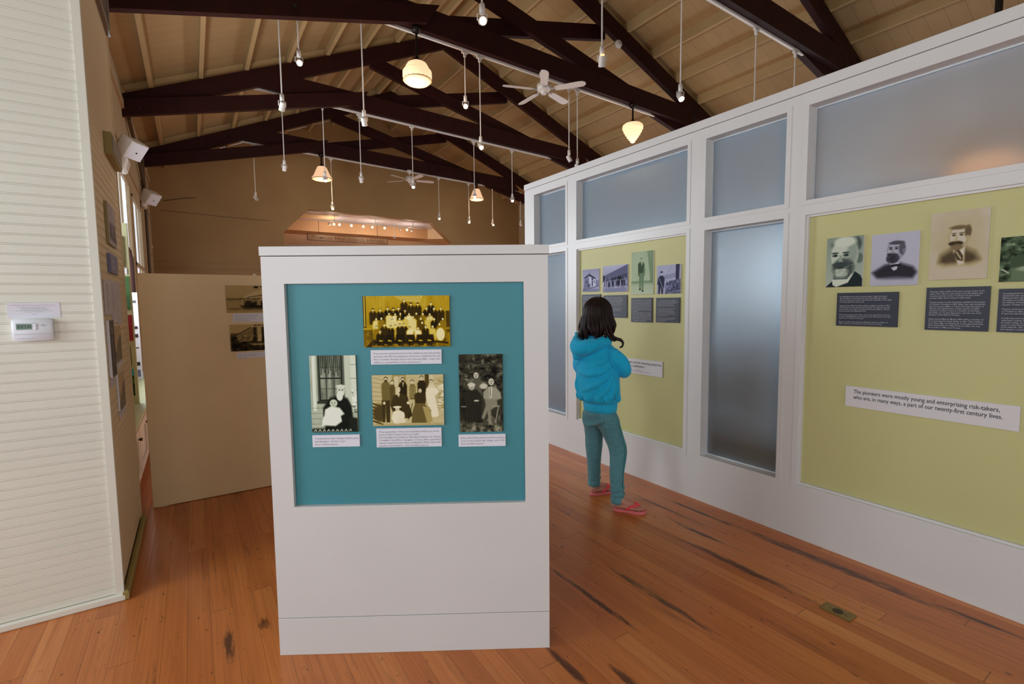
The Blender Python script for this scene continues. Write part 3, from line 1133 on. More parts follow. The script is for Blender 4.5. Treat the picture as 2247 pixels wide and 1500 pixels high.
def fan(x, Y, ztp, R, lab, a0):
    zc = ztp - .26
    t = thing('ceiling_fan', (x, Y, zc), lab, 'ceiling fan', 'white five blade ceiling fans')
    link('canopy', MB().lathe([(.075, 0), (.08, -.03), (.05, -.09), (.016, -.11)][::-1], (x, Y, ztp), (0, 0, 1), 24), 'whitemetal', t, True)
    link('downrod', MB().tube([(x, Y, ztp - .08), (x, Y, zc + .06)], .014, 10), 'whitemetal', t)
    autosmooth(link('motor_housing', MB().lathe([(.03, .10), (.09, .085), (.125, .05), (.13, .0), (.115, -.035), (.07, -.05), (.05, -.075), (.045, -.10), (0, -.105)][::-1], (x, Y, zc), (0, 0, 1), 32), 'whitemetal', t), 60)
    for k in range(5):
        w = a0 + 2 * PI * k / 5
        d = Vector((math.cos(w), math.sin(w), 0))
        s = Vector((-math.sin(w), math.cos(w), 0))
        up = Vector((0, 0, 1))
        br = MB().obox(Vector((x, Y, zc - .028)) + d * .17, d, s, up, .075, .018, .006, .003)
        bl_t = (s * math.cos(.21) - up * math.sin(.21)).normalized()
        nn = d.cross(bl_t)
        poly = []
        L0, L1, hw = .20, R, .072
        for q in ((L0, -.045), (L0 + .06, -hw * .85), (L1 - .12, -hw), (L1 - .05, -hw * .9), (L1 - .012, -hw * .55), (L1, 0), (L1 - .012, hw * .55), (L1 - .05, hw * .9), (L1 - .12, hw), (L0 + .06, hw * .85), (L0, .045)):
            poly.append(q)
        c = Vector((x, Y, zc - .03))
        bm = MB().prism(poly, lambda u, v, e: c + d * u + bl_t * v + nn * e, -.004, .004)
        b = link('blade', bm, 'whitemetal', t)
        link('blade_arm', br, 'darkmetal' if False else 'greyplastic', b)
    return t


fan(5.32, TY[1] - .04, btie(5.32) - .001, .74, 'white ceiling fan with five blades hanging near the top centre', math.atan2(-7.12, -5.32) + .02)
fan(5.62, TY[3] - .04, btie(5.62) - .001, .74, 'white ceiling fan far away in front of the back wall', math.atan2(-14.17, -5.62) + .5)

# smoke detectors
for q, lab in (((7.08, TY[1] - .062, 6.36), 'round white smoke detector on the rafter of the truss with the near ceiling fan'),
               ((7.60, TY[3] - .062, 6.72), 'tiny round white smoke detector on the rearmost truss')):
    t = thing('smoke_detector', q, lab, 'smoke detector', 'smoke detectors on the trusses')
    link('detector_body', MB().lathe([(0, -.055), (.035, -.055), (.06, -.045), (.075, -.02), (.078, .012)], q, (0, 1, 0), 24), 'whitemetal', t, True)
    link('grille', MB().lathe([(0, -.060), (.028, -.060), (.03, -.054)], q, (0, 1, 0), 16), 'greyplastic', t)

# ------------------------------------------------------------------ stage room behind the octagonal opening
ys = 18.6
struct('ceiling', MB().box(1.6, 9.4, YB + .25, ys + 1.2, 4.45, 4.55), 'gloss')
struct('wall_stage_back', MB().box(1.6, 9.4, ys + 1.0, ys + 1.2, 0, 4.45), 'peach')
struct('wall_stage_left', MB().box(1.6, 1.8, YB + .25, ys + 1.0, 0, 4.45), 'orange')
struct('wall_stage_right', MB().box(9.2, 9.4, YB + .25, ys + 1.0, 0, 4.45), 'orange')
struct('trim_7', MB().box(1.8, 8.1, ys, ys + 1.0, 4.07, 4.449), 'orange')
mb = MB()
mb.add([(8.1, ys, 4.449), (8.1, ys, 4.07), (9.2, YB + .3, 3.95), (9.2, YB + .3, 4.449), (8.1, ys + .9, 4.449), (8.1, ys + .9, 4.07), (9.2, ys + .9, 3.95), (9.2, ys + .9, 4.449)],
       [(0, 1, 2, 3), (1, 5, 6, 2), (0, 3, 7, 4), (4, 5, 1, 0), (3, 2, 6, 7), (5, 4, 7, 6)])
struct('trim_8', mb, 'peach')
struct('trim_9', MB().box(1.8, 9.2, ys + .9, ys + 1.0, 3.62, 3.68), 'white')
struct('trim_10', MB().box(3.05, 4.3, 17.1, 18.2, 4.438, 4.449), 'peach')
FSG = Frame(0, 18.44, (1, 0), (0, -1))
t = thing('wall_sign', (4.95, 18.44, 3.735), 'brown sign reading TOMALES HIGH SCHOOL HISTORY seen through the octagonal opening', 'sign')
mb = MB()
FSG.box(mb, 3.50, 6.40, 3.735, 3.965, -.04, 0, .006)
link('sign_board', mb, 'signwood', t)
mb = MB()
for a, b, c, d in ((3.505, 6.395, 3.943, 3.960), (3.505, 6.395, 3.740, 3.757), (3.505, 3.522, 3.740, 3.960), (6.378, 6.395, 3.740, 3.960)):
    FSG.box(mb, a, b, c, d, 0, .004)
link('border', mb, 'signink', t)
xx = 3.66
mb = MB()
for wd, wl in (('T', 0), ('OMALES', 1), (' H', 0), ('IGH', 1), (' S', 0), ('CHOOL', 1), (' H', 0), ('ISTORY', 1)):
    cu = bpy.data.curves.new('letters', 'FONT')
    cu.body = wd
    cu.resolution_u = 2
    cu.offset = .004
    ob = bpy.data.objects.new('letters', cu)
    COL.objects.link(ob)
    me = bpy.data.meshes.new_from_object(ob.evaluated_get(bpy.context.evaluated_depsgraph_get()))
    s = .165 if wl == 0 else .132
    wmax = max(v.co.x for v in me.vertices)
    mb.add([FSG.p(xx + v.co.x * s * 1.20, 3.79 + v.co.y * s, .005) for v in me.vertices], [tuple(p.vertices) for p in me.polygons])
    xx += (wmax * 1.20 + .085) * s
    bpy.data.objects.remove(ob)
k = (6.26 - 3.66) / (xx - 3.66)
mb.v = [(3.66 + (v[0] - 3.66) * k, v[1], v[2]) for v in mb.v]
link('lettering', mb, 'signink', t)
for s in (3.9, 6.0):
    link('hanger', MB().tube([(s, 18.46, 3.96), (s, 18.46, 4.449)], .006, 6), 'darkmetal', t)

t = thing('stage_lighting_track', (5.7, 17.4, 4.26), 'white track on the ceiling inside the octagonal opening', 'lighting track')
link('rail', MB().box(3.7, 7.4, 17.38, 17.42, 4.27, 4.30), 'whitemetal', t)
for s in (4.2, 5.6, 7.0):
    link('bracket', MB().box(s - .01, s + .01, 17.39, 17.41, 4.30, 4.45), 'whitemetal', t)
ST = [(4.03, 0, 0, 'leftmost unlit track lamp inside the opening'), (4.18, 1, 0, 'glowing track lamp, leftmost lit one inside the opening'), (4.36, 1, 0, 'glowing track lamp close beside the leftmost lit one'),
      (4.76, 1, 0, 'glowing track lamp above the word HIGH of the sign'), (5.17, 1, 0, 'glowing track lamp above the word SCHOOL of the sign'), (5.49, 1, 0, 'glowing track lamp above the end of the word SCHOOL'),
      (5.93, 1, 0, 'glowing track lamp above the right end of the sign'), (6.50, 0, 0, 'unlit track lamp right of the sign, left of the last lit one'), (6.77, 1, 0, 'glowing track lamp farthest right inside the opening'),
      (6.95, 0, 0, 'unlit track lamp just right of the last lit one'), (6.29, 0, .3, 'unlit track lamp hanging low on a rod right of the sign')]
for x, lit, low, lab in ST:
    zc = 4.19 - low
    t = thing('track_lamp', (x, 17.4, zc - .05), lab, 'track lamp', 'track lamps inside the octagonal opening')
    link('rod', MB().tube([(x, 17.4, 4.285), (x, 17.4, zc + .03)], .008, 6), 'whitemetal', t)
    d = Vector((-.30, -.95, -.35)).normalized() if lit else Vector((.3, .9, -.5)).normalized()
    link('lamp_head', MB().lathe([(.02, -.07), (.035, -.05), (.042, .04), (.036, .04), (.034, .03), (0, .03)], (x, 17.4, zc), d, 14), 'whitemetal', t, True)
    link('bulb', MB().lathe([(0, .031), (.034, .034), (.03, .045), (0, .055)], (x, 17.4, zc), d, 12), 'stage_bulb' if lit else 'greyplastic', t)
for x in (4.2, 5.6, 7.0):
    l = bpy.data.lights.new('stage_light', 'POINT')
    l.energy = 15
    l.color = (1.0, .80, .60)
    l.shadow_soft_size = .08
    lo = bpy.data.objects.new('stage_light', l)
    COL.objects.link(lo)
    lo.location = (x, 17.7, 4.0)

# ------------------------------------------------------------------ loudspeakers, wall units, conduit on the left wall
for Y, lab, lab2 in ((9.3, 'white wedge loudspeaker on the left wall, nearer one above the first bright window', 'white rounded box under the nearer loudspeaker'),
                     (13.2, 'white wedge loudspeaker on the left wall, farther one above the second bright window', 'white rounded box left of the farther loudspeaker')):
    t = thing('loudspeaker', (XL + .1, Y, 3.6), lab, 'loudspeaker', 'white loudspeakers high on the left wall')
    c = Vector((-.645, Y, 3.81))
    fwd = Vector((.62, -.42, -.56)).normalized()
    sd = fwd.cross(Vector((0, 0, 1))).normalized()
    up = sd.cross(fwd)
    mb = MB()
    vs = []
    for dd, w, h in ((-.13, .085, .10), (-.06, .15, .13), (.115, .155, .135), (.125, .147, .127)):
        for a, b in ((-1, -1), (1, -1), (1, 1), (-1, 1)):
            vs.append(c + fwd * dd + sd * a * w + up * b * h)
    fs = [(3, 2, 1, 0), (12, 13, 14, 15)]
    for k in range(3):
        for j in range(4):
            fs.append((k * 4 + j, k * 4 + (j + 1) % 4, k * 4 + 4 + (j + 1) % 4, k * 4 + 4 + j))
    mb.add(vs, fs)
    link('cabinet', mb, 'whitemetal', t)
    link('grille', MB().obox(c + fwd * .127, sd, up, fwd, .143, .123, .003), 'plastic', t)
    link('badge', MB().obox(c + fwd * .131 - up * .02, sd, up, fwd, .014, .009, .002), 'black', t)
    link('bracket', MB().tube([c - fwd * .11, (XL + .01, Y + .03, 3.86)], .02, 8), 'whitemetal', t)
    Y2 = Y + .05
    z2 = 3.60 if Y < 10 else 3.72
    b = MB().obox((XL + .07, Y2, z2 - .05), (0, 1, 0), (.25, 0, 1), (1, 0, -.25), .17, .10, .05, .03)
    tag(link('wall_box', b, 'whitemetal'), lab2, 'wall box', 'white rounded boxes above the windows')
t = thing('conduit', (XL + .06, 13.6, 2.2), 'thin dark conduit running down the left wall before the back corner', 'conduit')
link('pipe', MB().tube([(XL + .06, 13.6, 4.70), (XL + .06, 13.6, 2.2)], .028, 8), 'conduit', t)
link('pipe', MB().tube([(XL + .06, 10.9, 4.70), (XL + .06, 12.6, 4.4), (XL + .06, 13.58, 4.1)], .03, 8), 'conduit', t)
link('junction_box', MB().box(XL + .002, XL + .08, 13.7, 13.9, 4.0, 4.25), 'conduit', t)
t = thing('wall_switch', (XL + .02, 15.3, 2.9), 'small white switch box beside the back corner of the left wall', 'switch')
link('switch_plate', MB().box(XL, XL + .04, 15.2, 15.42, 2.75, 3.15, .005), 'lwall', t)
link('toggle', MB().box(XL + .04, XL + .06, 15.29, 15.33, 2.92, 2.98), 'whitemetal', t)
tag(link('wall_wire', MB().tube([(XL + .3, YB - .02, 4.30), (.0, YB - .02, 4.42), (.25, YB - .02, 4.46)], .008, 6), 'conduit'), 'short dark wire with a sensor crossing the back wall at left', 'wire')
tag(link('wall_seam_wire', MB().tube([(-.6, YB - .015, 4.05), (.9, YB - .015, 4.0), (2.1, YB - .015, 3.98)], .0045, 6), 'conduit'), 'long thin wire running along the back wall left of the opening', 'wire')

# ------------------------------------------------------------------ low cabinets under the left windows
t = thing('low_cabinet', (-.6, 6.4, 0), 'long low cream cabinet along the left wall below the windows', 'cabinet')
link('cabinet_body', MB().box(XL + .003, -.43, 4.20, 8.9, .06, .49), 'white', t)
link('plinth', MB().box(XL + .003, -.47, 4.20, 8.9, 0, .06), 'white', t)
link('countertop', MB().box(XL + .003, -.405, 4.18, 8.9, .49, .52, .004), 'green2', t)
FC = Frame(-.43, 0, (0, 1), (1, 0))
for k in range(6):
    y0 = 4.24 + k * .74
    mb = MB()
    FC.box(mb, y0, y0 + .70, .08, .47, 0, .006)
    for a, b, c, d in ((y0, y0 + .70, .40, .47), (y0, y0 + .70, .08, .15), (y0, y0 + .09, .15, .40), (y0 + .61, y0 + .70, .15, .40)):
        FC.box(mb, a, b, c, d, .006, .02)
    dr = link('door', mb, 'white', t)
    link('knob', MB().lathe([(0, .028), (.012, .026), (.013, .015), (.006, 0)][::-1], FC.p(y0 + .60, .40, .02), (1, 0, 0), 10), 'brassdark', dr)

# green wing panel with nature photographs standing on the cabinet
FW = Frame(0, 5.93, (1, 0), (0, -1))
mb = MB()
FW.box(mb, XL + .01, -.474, .521, 2.245, -.03, 0, .003)
tag(link('wing_panel', mb, 'green2'), 'narrow pale green display panel standing on the low cabinet', 'display panel')


def leafy(n, w=40, h=60, seedn=0):
    p = Pic(w, h, .35)
    p.noise(.7, 6, 8)
    return p


GR = [(0, (14, 26, 14)), (.4, (52, 84, 40)), (.7, (130, 150, 60)), (1, (214, 226, 170))]
p = leafy(0)
p.ell(.55, .3, .3, .16, .85, .5)
p.rect(0, .72, 1, 1, .08, .06)
board('nature_print', FW, -.70, -.512, 1.83, 2.12, 0, .006, 'green and yellow leaf photograph, topmost on the pale green panel', 'photograph', 'nature prints on the pale green panel', 'card', p.rgb(GR))
board('caption_card', FW, -.70, -.497, 1.765, 1.822, 0, .004, 'small white caption card below the leaf photograph', 'caption card')
p = Pic(40, 60, .42)
p.noise(.12, 3, 4)
board('nature_print', FW, -.68, -.487, 1.43, 1.745, 0, .006, 'plain mid green photograph below the leaf one on the pale green panel', 'photograph', 'nature prints on the pale green panel', 'card', p.rgb([(0, (20, 50, 30)), (.5, (88, 128, 84)), (1, (160, 190, 140))]))
t = board('red_card', FW, -.69, -.486, 1.13, 1.38, 0, .005, 'deep red text card on the pale green panel', 'text card', None, 'red')
text(FW, ['Fog', 'and', 'cool'], -.60, 1.32, .0062, .03, .045, 'inkwhite', t, width=.09)
text(FW, ['the climate', 'of the coast', 'keeps grass', 'green'], -.60, 1.24, .0062, .018, .024, 'inkwhite', t, width=.10)
p = leafy(1)
p.rect(0, 0, 1, .14, .9, .08)
board('nature_print', FW, -.66, -.510, .88, 1.10, 0, .006, 'small dark green photograph below the red card', 'photograph', 'nature prints on the pale green panel', 'card', p.rgb(GR))
p = Pic(40, 60, .3)
p.noise(.5, 6, 8)
sky = p.y < .25
c = p.rgb(GR)
c[sky] = (.05, .42, .62)
board('nature_print', FW, -.65, -.500, .60, .86, 0, .006, 'blue sky and foliage photograph, lowest on the pale green panel', 'photograph', 'nature prints on the pale green panel', 'card', c)

# white board with dark mounted strips farther along, and a dark garment behind it
FX = Frame(0, 7.95, (1, 0), (0, -1))
t = thing('white_display_board', (-.7, 7.95, .52), 'narrow white board with dark mounted strips, behind the pale green panel', 'display board')
mb = MB()
FX.box(mb, XL + .05, -.582, .521, 1.64, -.03, 0, .003)
link('board', mb, 'card', t)
for z0, z1, m in ((1.50, 1.535, 'black'), (1.20, 1.23, 'brown'), (1.10, 1.14, 'brown'), (.975, .985, 'black'), (.77, .81, 'brown'), (.64, .72, 'bluecard')):
    mb = MB()
    FX.box(mb, -.74, -.60, 1.45 + (z0 - 1.45) * 1.105, 1.45 + (z1 - 1.45) * 1.105, 0, .006)
    link('mounted_strip', mb, m, t)
g = MB().tube([(-.70, 8.45, .521), (-.70, 8.45, 1.0), (-.70, 8.45, 1.6), (-.70, 8.45, 2.05), (-.70, 8.45, 2.22), (-.70, 8.45, 2.29)], [.060, .070, .072, .072, .055, .015], 16)
tag(link('garment', g, 'brown', None, True), 'dark brown rounded garment on a form in front of the second window', 'garment')
t = thing('coat_rod', (-.62, 6.9, .52), 'thin white upright rod rising behind the pale green panel', 'rod')
link('rod', MB().tube([(-.66, 6.95, .521), (-.66, 6.95, 3.0)], .008, 8), 'whitemetal', t)
link('foot', MB().lathe([(.05, 0), (.05, .012), (.012, .02)], (-.66, 6.95, .521), (0, 0, 1), 16), 'whitemetal', t)

# office furniture seen blurred through the frosted glass
for k, (x0, x1, y0, y1, h, m, lab) in enumerate(((4.0, 4.7, 1.0, 3.3, .74, 'greyplastic', 'pale grey low desk blurred behind the tall middle frosted pane'), (6.6, 7.6, 2.6, 5.4, 1.15, 'desk', 'long dark counter blurred behind the frosted panes'), (4.9, 5.6, 6.2, 6.7, 1.2, 'desk', 'dark cupboard blurred behind the far narrow frosted pane'))):
    t = thing('office_desk', ((x0 + x1) / 2, (y0 + y1) / 2, 0), lab, 'desk')
    link('desktop', MB().box(x0, x1, y0, y1, h - .04, h, .005), 'desk', t)
    link('carcass', MB().box(x0 + .05, x1 - .05, y0 + .05, y1 - .05, 0, h - .04), m, t)
    for j in range(3):
        z = .1 + j * (h - .2) / 3
        link('drawer', MB().box(x0 + .035, x0 + .05, y0 + .08, y1 - .08, z, z + (h - .25) / 3), 'greyplastic', t)
t = thing('waste_bin', (3.48, 2.27, 0), 'dark narrow upright bin blurred at the lower left of the tall middle frosted pane', 'bin')
link('bin_body', MB().lathe([(.07, .01), (.085, .1), (.095, .66), (.10, .68), (.09, .68), (.08, .1), (0, .05)], (3.48, 2.27, 0), (0, 0, 1), 24), 'black', t, True)
link('lid', MB().lathe([(.102, .68), (.10, .70), (.05, .74), (0, .75)], (3.48, 2.27, 0), (0, 0, 1), 24), 'desk', t, True)
for k, y in enumerate((1.9, 2.6)):
    t = thing('computer_monitor', (4.3, y, .741), ('dark monitor blurred behind the right half of the tall middle frosted pane', 'dark monitor blurred behind the left half of the tall middle frosted pane')[k], 'monitor')
    link('screen', MB().box(4.28, 4.32, y - .28, y + .28, .86, 1.22, .008), 'black', t)
    link('stand', MB().box(4.32, 4.36, y - .04, y + .04, .76, 1.0), 'black', t)
    link('base', MB().box(4.22, 4.42, y - .12, y + .12, .742, .76, .004), 'black', t)

# ================================================================== WHITE KIOSK IN THE FOREGROUND
KA = math.radians(-31.55)
FK = Frame(.234, 2.155, (math.cos(KA), math.sin(KA)), (math.sin(KA), -math.cos(KA)))
KW, KD = 1.125, .22
kt = thing('display_kiosk', FK.p(KW / 2, 0, -KD / 2), 'white free standing exhibition kiosk with a teal recessed panel in the foreground', 'display kiosk')
mb = MB()
ou0, ou1, oz0, oz1 = .086, 1.028, .634, 1.536
for a, b, c, d in ((0, ou0, .162, 1.642), (ou1, KW, .162, 1.642), (ou0, ou1, .162, oz0), (ou0, ou1, oz1, 1.642)):
    FK.box(mb, a, b, c, d, -.025, 0)
FK.box(mb, 0, KW, .162, 1.642, -KD, -.025)
link('body', mb, 'panelwhite', kt)
mb = MB()
FK.box(mb, -.004, KW + .004, 1.645, 1.681, -KD - .004, .004, .0015)
link('cap', mb, 'panelwhite', kt)
mb = MB()
FK.box(mb, 0, KW, 0.0, .159, -KD, .002, .0015)
link('base', mb, 'panelwhite', kt)
mb = MB()
FK.box(mb, ou0 + .001, ou1 - .001, oz0 + .001, oz1 - .001, -.0245, -.020)
link('teal_panel', mb, 'teal', kt)
DK = -.0195

CREAM = [(0, (16, 12, 4)), (.3, (84, 70, 32)), (.6, (176, 158, 92)), (1, (250, 244, 214))]
GOLD = [(0, (20, 12, 0)), (.3, (92, 68, 0)), (.6, (186, 150, 12)), (.85, (226, 204, 92)), (1, (252, 246, 200))]
BWG = [(0, (8, 12, 8)), (.5, (120, 128, 112)), (1, (238, 244, 232))]
SEP = [(0, (12, 11, 8)), (.35, (66, 64, 50)), (.65, (150, 148, 124)), (1, (238, 236, 218))]

# class photograph
p = Pic(230, 138, .62)
p.grad(.66, .58, 0, 0, 1, .62)
p.noise(.12, 14, 3, 0, 0, 1, .6)
for k in range(26):
    p.line(.02 + k * .04, 0, .02 + k * .04, .55, .002, .48, .5)
p.rect(0, 0, .035, .62, .25)
p.rect(.012, 0, .022, .6, .9)
p.rect(.955, .3, 1, .62, .25)
p.poly([(.35, 0), (.69, 0), (.66, .15), (.55, .12), (.43, .09)], .88)
for k in range(4):
    p.line(.36 + .02 * k, .015 + .03 * k, .67, .02 + .035 * k, .006, .58)
p.grad(.34, .5, 0, .66, 1, 1)
p.noise(.25, 20, 8, 0, .62, 1, 1)
rr = random.Random(3)
rows = [(.17, .024, [(.475, .10), (.555, .165), (.635, .165), (.785, .165)]), (.25, .024, [(.115, .27), (.20, .28), (.285, .25), (.35, .26), (.41, .25), (.735, .25), (.82, .26), (.90, .26)]),
        (.36, .023, [(.15, .45), (.30, .35), (.37, .36), (.43, .35), (.485, .29), (.53, .36), (.615, .35), (.69, .36), (.77, .37)]),
        (.46, .024, [(.21, .44), (.335, .47), (.42, .45), (.485, .43), (.575, .42), (.665, .45), (.75, .44), (.82, .46), (.92, .46)]),
        (.56, .025, [(.24, .57), (.37, .59), (.47, .57), (.68, .53), (.88, .56)]),
        (.63, .027, [(.15, .61), (.315, .60), (.42, .57), (.535, .63), (.63, .64), (.72, .61), (.80, .61)]), (.7, .028, [(.19, .70)])]
for _, r, pp in rows:
    for cx, cy in pp:
        d = rr.choice([.06, .1, .16, .3, .5, .85, .92, .97])
        if cy < .3:
            d = rr.choice([.05, .08, .14])
        p.body(cx, cy + r * 1.1, .085, .26, d)
        if d < .3:
            p.poly([(cx - .008, cy + r), (cx + .008, cy + r), (cx, cy + .07)], .8)
        p.face(cx, cy, r, .95, .1, hat=(.2 if cy < .3 and rr.random() < .5 else None))
p.poly([(.02, 1), (.12, .84), (.17, .9), (.10, 1)], .2)
for cx in (.20, .30, .42, .54, .66, .76):
    v = rr.choice([.05, .08, .14])
    p.poly([(cx - .045, .76), (cx + .045, .76), (cx + .065, .93), (cx - .065, .93)], v, .01)
    p.line(cx - .075, .90, cx + .02, .955, .020, v)
    p.line(cx + .075, .895, cx - .015, .965, .020, v + .08)
    p.ell(cx - .01, .875, .014, .018, .7, .4)
    p.ell(cx + .012, .88, .010, .014, .75, .4)
p.ell(.89, .76, .05, .13, .97, .2)
p.line(.84, .90, .97, .93, .02, .15)
p.line(.10, .98, .22, .99, .015, .5)
board('photograph_print', FK, .387, .731, 1.281, 1.485, DK, .008, 'golden yellow class photograph of many pupils, topmost on the teal panel', 'photograph', 'old photographs on the teal panel', 'olive', p.rgb(GOLD))

# old man with baby
p = Pic(120, 204, .72)
p.noise(.08, 5, 8)
p.rect(.05, .0, .12, .72, .93)
p.rect(.16, 0, .74, .60, .35)
p.rect(.19, 0, .70, .59, .12)
p.rect(.22, 0, .67, .57, .55)
p.noise(.35, 14, 3, .22, 0, .67, .57)
for k in range(11):
    x = .24 + k * .04
    p.line(x, .0, x + .01, .16 + .1 * rr.random(), .006, .1, .8)
p.line(.22, .295, .67, .295, .008, .1)
p.line(.35, .0, .35, .57, .004, .15)
p.line(.52, .0, .52, .57, .004, .15)
p.line(.22, .15, .67, .15, .003, .2)
p.line(.22, .43, .67, .43, .003, .2)
p.rect(.14, .59, .74, .625, .2)
p.rect(.76, 0, .88, .86, .82)
p.rect(.88, 0, 1, .70, .9)
for k in range(4):
    p.line(.88, .12 + k * .18, 1, .12 + k * .18, .003, .4)
for k in range(5):
    p.line(0, .68 + k * .07, .3, .68 + k * .07, .003, .5)
p.noise(.9, 10, 24, .90, .45, 1, .75)
p.rect(0, .95, 1, 1, .08, .02)
p.poly([(.26, .68), (.42, .55), (.60, .52), (.80, .56), (.88, .66), (.92, .96), (.30, .98), (.26, .80)], .05, .02)
p.poly([(.82, .8), (1, .82), (1, 1), (.8, 1)], .1, .01)
p.face(.66, .455, .062, .85, .75, .93)
p.ell(.63, .53, .07, .06, .95, .3)
p.ell(.66, .40, .11, .02, .9, .4)
p.poly([(.30, .70), (.44, .655), (.62, .68), (.72, .76), (.64, .79), (.66, .86), (.52, .92), (.22, .91), (.24, .82), (.28, .78)], .97, .012)
p.face(.49, .628, .04, .85, .7)
p.ell(.49, .62, .085, .05, .82, .2)
for s in (.455, .52):
    p.ell(s, .615, .012, .006, .25, .6)
p.ell(.49, .645, .015, .005, .4, .6)
for k in range(9):
    x = .05 + k * .095
    p.line(x, .985, x + .03, .965, .004, .98)
    p.line(x + .03, .965, x + .05, .985, .004, .98)
board('photograph_print', FK, .167, .351, .938, 1.250, DK, .008, 'old photograph of a bearded man holding a baby, left on the teal panel', 'photograph', 'old photographs on the teal panel', 'olive', p.rgb([(0, (10, 14, 10)), (.5, (124, 132, 112)), (.8, (206, 216, 190)), (1, (244, 250, 238))]))

# family on the porch
p = Pic(190, 138, .78)
for k in range(9):
    p.line(0, .05 + k * .09, .22, .12 + k * .075, .003, .4)
p.rect(.28, .0, .48, .5, .6)
p.rect(.31, .03, .45, .5, .85)
p.line(.38, .03, .38, .5, .004, .4)
p.rect(.74, 0, .80, .45, .3)
p.rect(.80, 0, .86, .6, .85)
for k in range(7):
    p.line(.5, .06 + k * .06, .74, .06 + k * .06, .003, .55)
    p.line(.86, .1 + k * .09, 1, .06 + k * .1, .003, .5)
p.noise(.5, 10, 18, .92, .1, 1, .7)
p.grad(.75, .82, 0, .80, 1, 1)
for k in range(6):
    p.line(0, .55 + k * .07, .14, .62 + k * .07, .012, .15)
p.ell(.09, .75, .09, .18, .3, .6)
def person(cx, top, r, w, h, v, face=.88, hair=.12, **k):
    p.body(cx, top + 2.0 * r, w, h, v)
    p.face(cx, top + r, r, face, hair, **k)
person(.195, .045, .045, .13, .40, .42, beard=.25)
p.poly([(.13, .5), (.25, .5), (.24, .93), (.19, .93), (.185, .6), (.17, .93), (.14, .93)], .22)
p.ell(.165, .55, .018, .03, .9, .4)
person(.285, .11, .038, .08, .4, .35)
person(.43, .055, .045, .12, .40, .12, beard=.2)
p.poly([(.425, .15), (.445, .15), (.435, .24)], .95)
person(.565, .105, .040, .09, .30, .4)
for k in range(4):
    p.line(.53 + k * .02, .22, .54 + k * .018, .45, .003, .8)
person(.695, .03, .042, .12, .40, .14)
person(.83, .105, .040, .10, .3, .9)
p.poly([(.76, .26), (.90, .26), (.94, .34), (.90, .40), (.875, .40), (.93, .8), (.90, .84), (.82, .84), (.77, .55), (.74, .42)], .97)
p.poly([(.30, .40), (.42, .36), (.50, .44), (.52, .62), (.56, .80), (.5, .86), (.30, .80), (.25, .6)], .22)
p.face(.365, .29, .05, .92, .7, .9)
p.poly([(.34, .36), (.39, .36), (.37, .44)], .92)
person(.67, .27, .042, .16, .22, .2)
p.poly([(.60, .56), (.72, .56), (.82, .70), (.80, .95), (.54, .95), (.56, .70)], .38)
p.poly([(.70, .62), (.80, .64), (.84, .92), (.76, .96)], .62)
p.line(.56, .56, .50, .88, .006, .1)
p.ell(.50, .55, .02, .03, .93, .4)
p.poly([(.29, .72), (.36, .68), (.44, .74), (.45, .82), (.36, .98), (.30, .97), (.26, .84)], .98)
p.face(.345, .665, .045, .95, .92)
p.ell(.345, .63, .06, .02, .98, .3)
p.ell(.4, .90, .06, .05, .95, .3)
p.rect(0, .965, 1, 1, .6, .03)
board('photograph_print', FK, .413, .700, .960, 1.168, DK, .008, 'old sepia photograph of a family posing on a porch, bottom centre of the teal panel', 'photograph', 'old photographs on the teal panel', 'olive', p.rgb(CREAM))

# three people in the garden
p = Pic(116, 210, .3)
p.noise(.55, 9, 22, 0, 0, 1, .55)
p.grad(.30, .52, 0, .80, 1, 1)
p.noise(.4, 12, 20, 0, .78, 1, 1)
for k in range(70):
    x, y = rr.random(), rr.random() * .42
    p.line(x, y, x + .08 * (rr.random() - .2), y + .012, .004, rr.choice([.6, .7, .1]), .8)
p.rect(0, .0, .25, .1, .08, .1)
p.rect(.0, .45, .2, .8, .12, .1)
p.poly([(.28, .36), (.34, .32), (.46, .31), (.52, .36), (.52, .5), (.28, .5)], .45)
p.face(.39, .265, .042, .88, .2)
p.ell(.56, .41, .09, .035, .9, .5)
p.poly([(.12, .52), (.20, .46), (.40, .45), (.50, .52), (.52, .62), (.50, .86), (.18, .88), (.16, .66), (.10, .58)], .20, .012)
p.face(.285, .415, .042, .82, .9)
p.ell(.28, .39, .09, .026, .92, .3)
p.ell(.39, .595, .06, .012, .85, .4)
for k in range(5):
    p.line(.22 + k * .06, .66, .2 + k * .065, .86, .004, .12, .7)
p.poly([(.55, .48), (.66, .42), (.84, .42), (.95, .50), (.97, .57), (.82, .60), (.60, .59), (.55, .56)], .70, .012)
p.poly([(.68, .42), (.76, .42), (.74, .56), (.69, .56)], .95)
p.line(.71, .43, .71, .54, .006, .5)
p.face(.735, .35, .046, .9, .2)
p.poly([(.58, .58), (.86, .58), (.88, .66), (.72, .72), (.74, .92), (.66, .92), (.64, .74), (.56, .84), (.50, .82), (.60, .66)], .62, .012)
p.ell(.45, .865, .08, .018, .15, .3)
p.ell(.70, .93, .03, .02, .1, .3)
p.line(.75, .67, .92, .67, .008, .7)
p.line(.90, .67, .82, .88, .008, .65)
p.line(.05, .67, .14, .67, .008, .6)
board('photograph_print', FK, .764, .940, .929, 1.247, DK, .008, 'old photograph of three people seated in a garden, right on the teal panel', 'photograph', 'old photographs on the teal panel', 'olive', p.rgb(SEP))

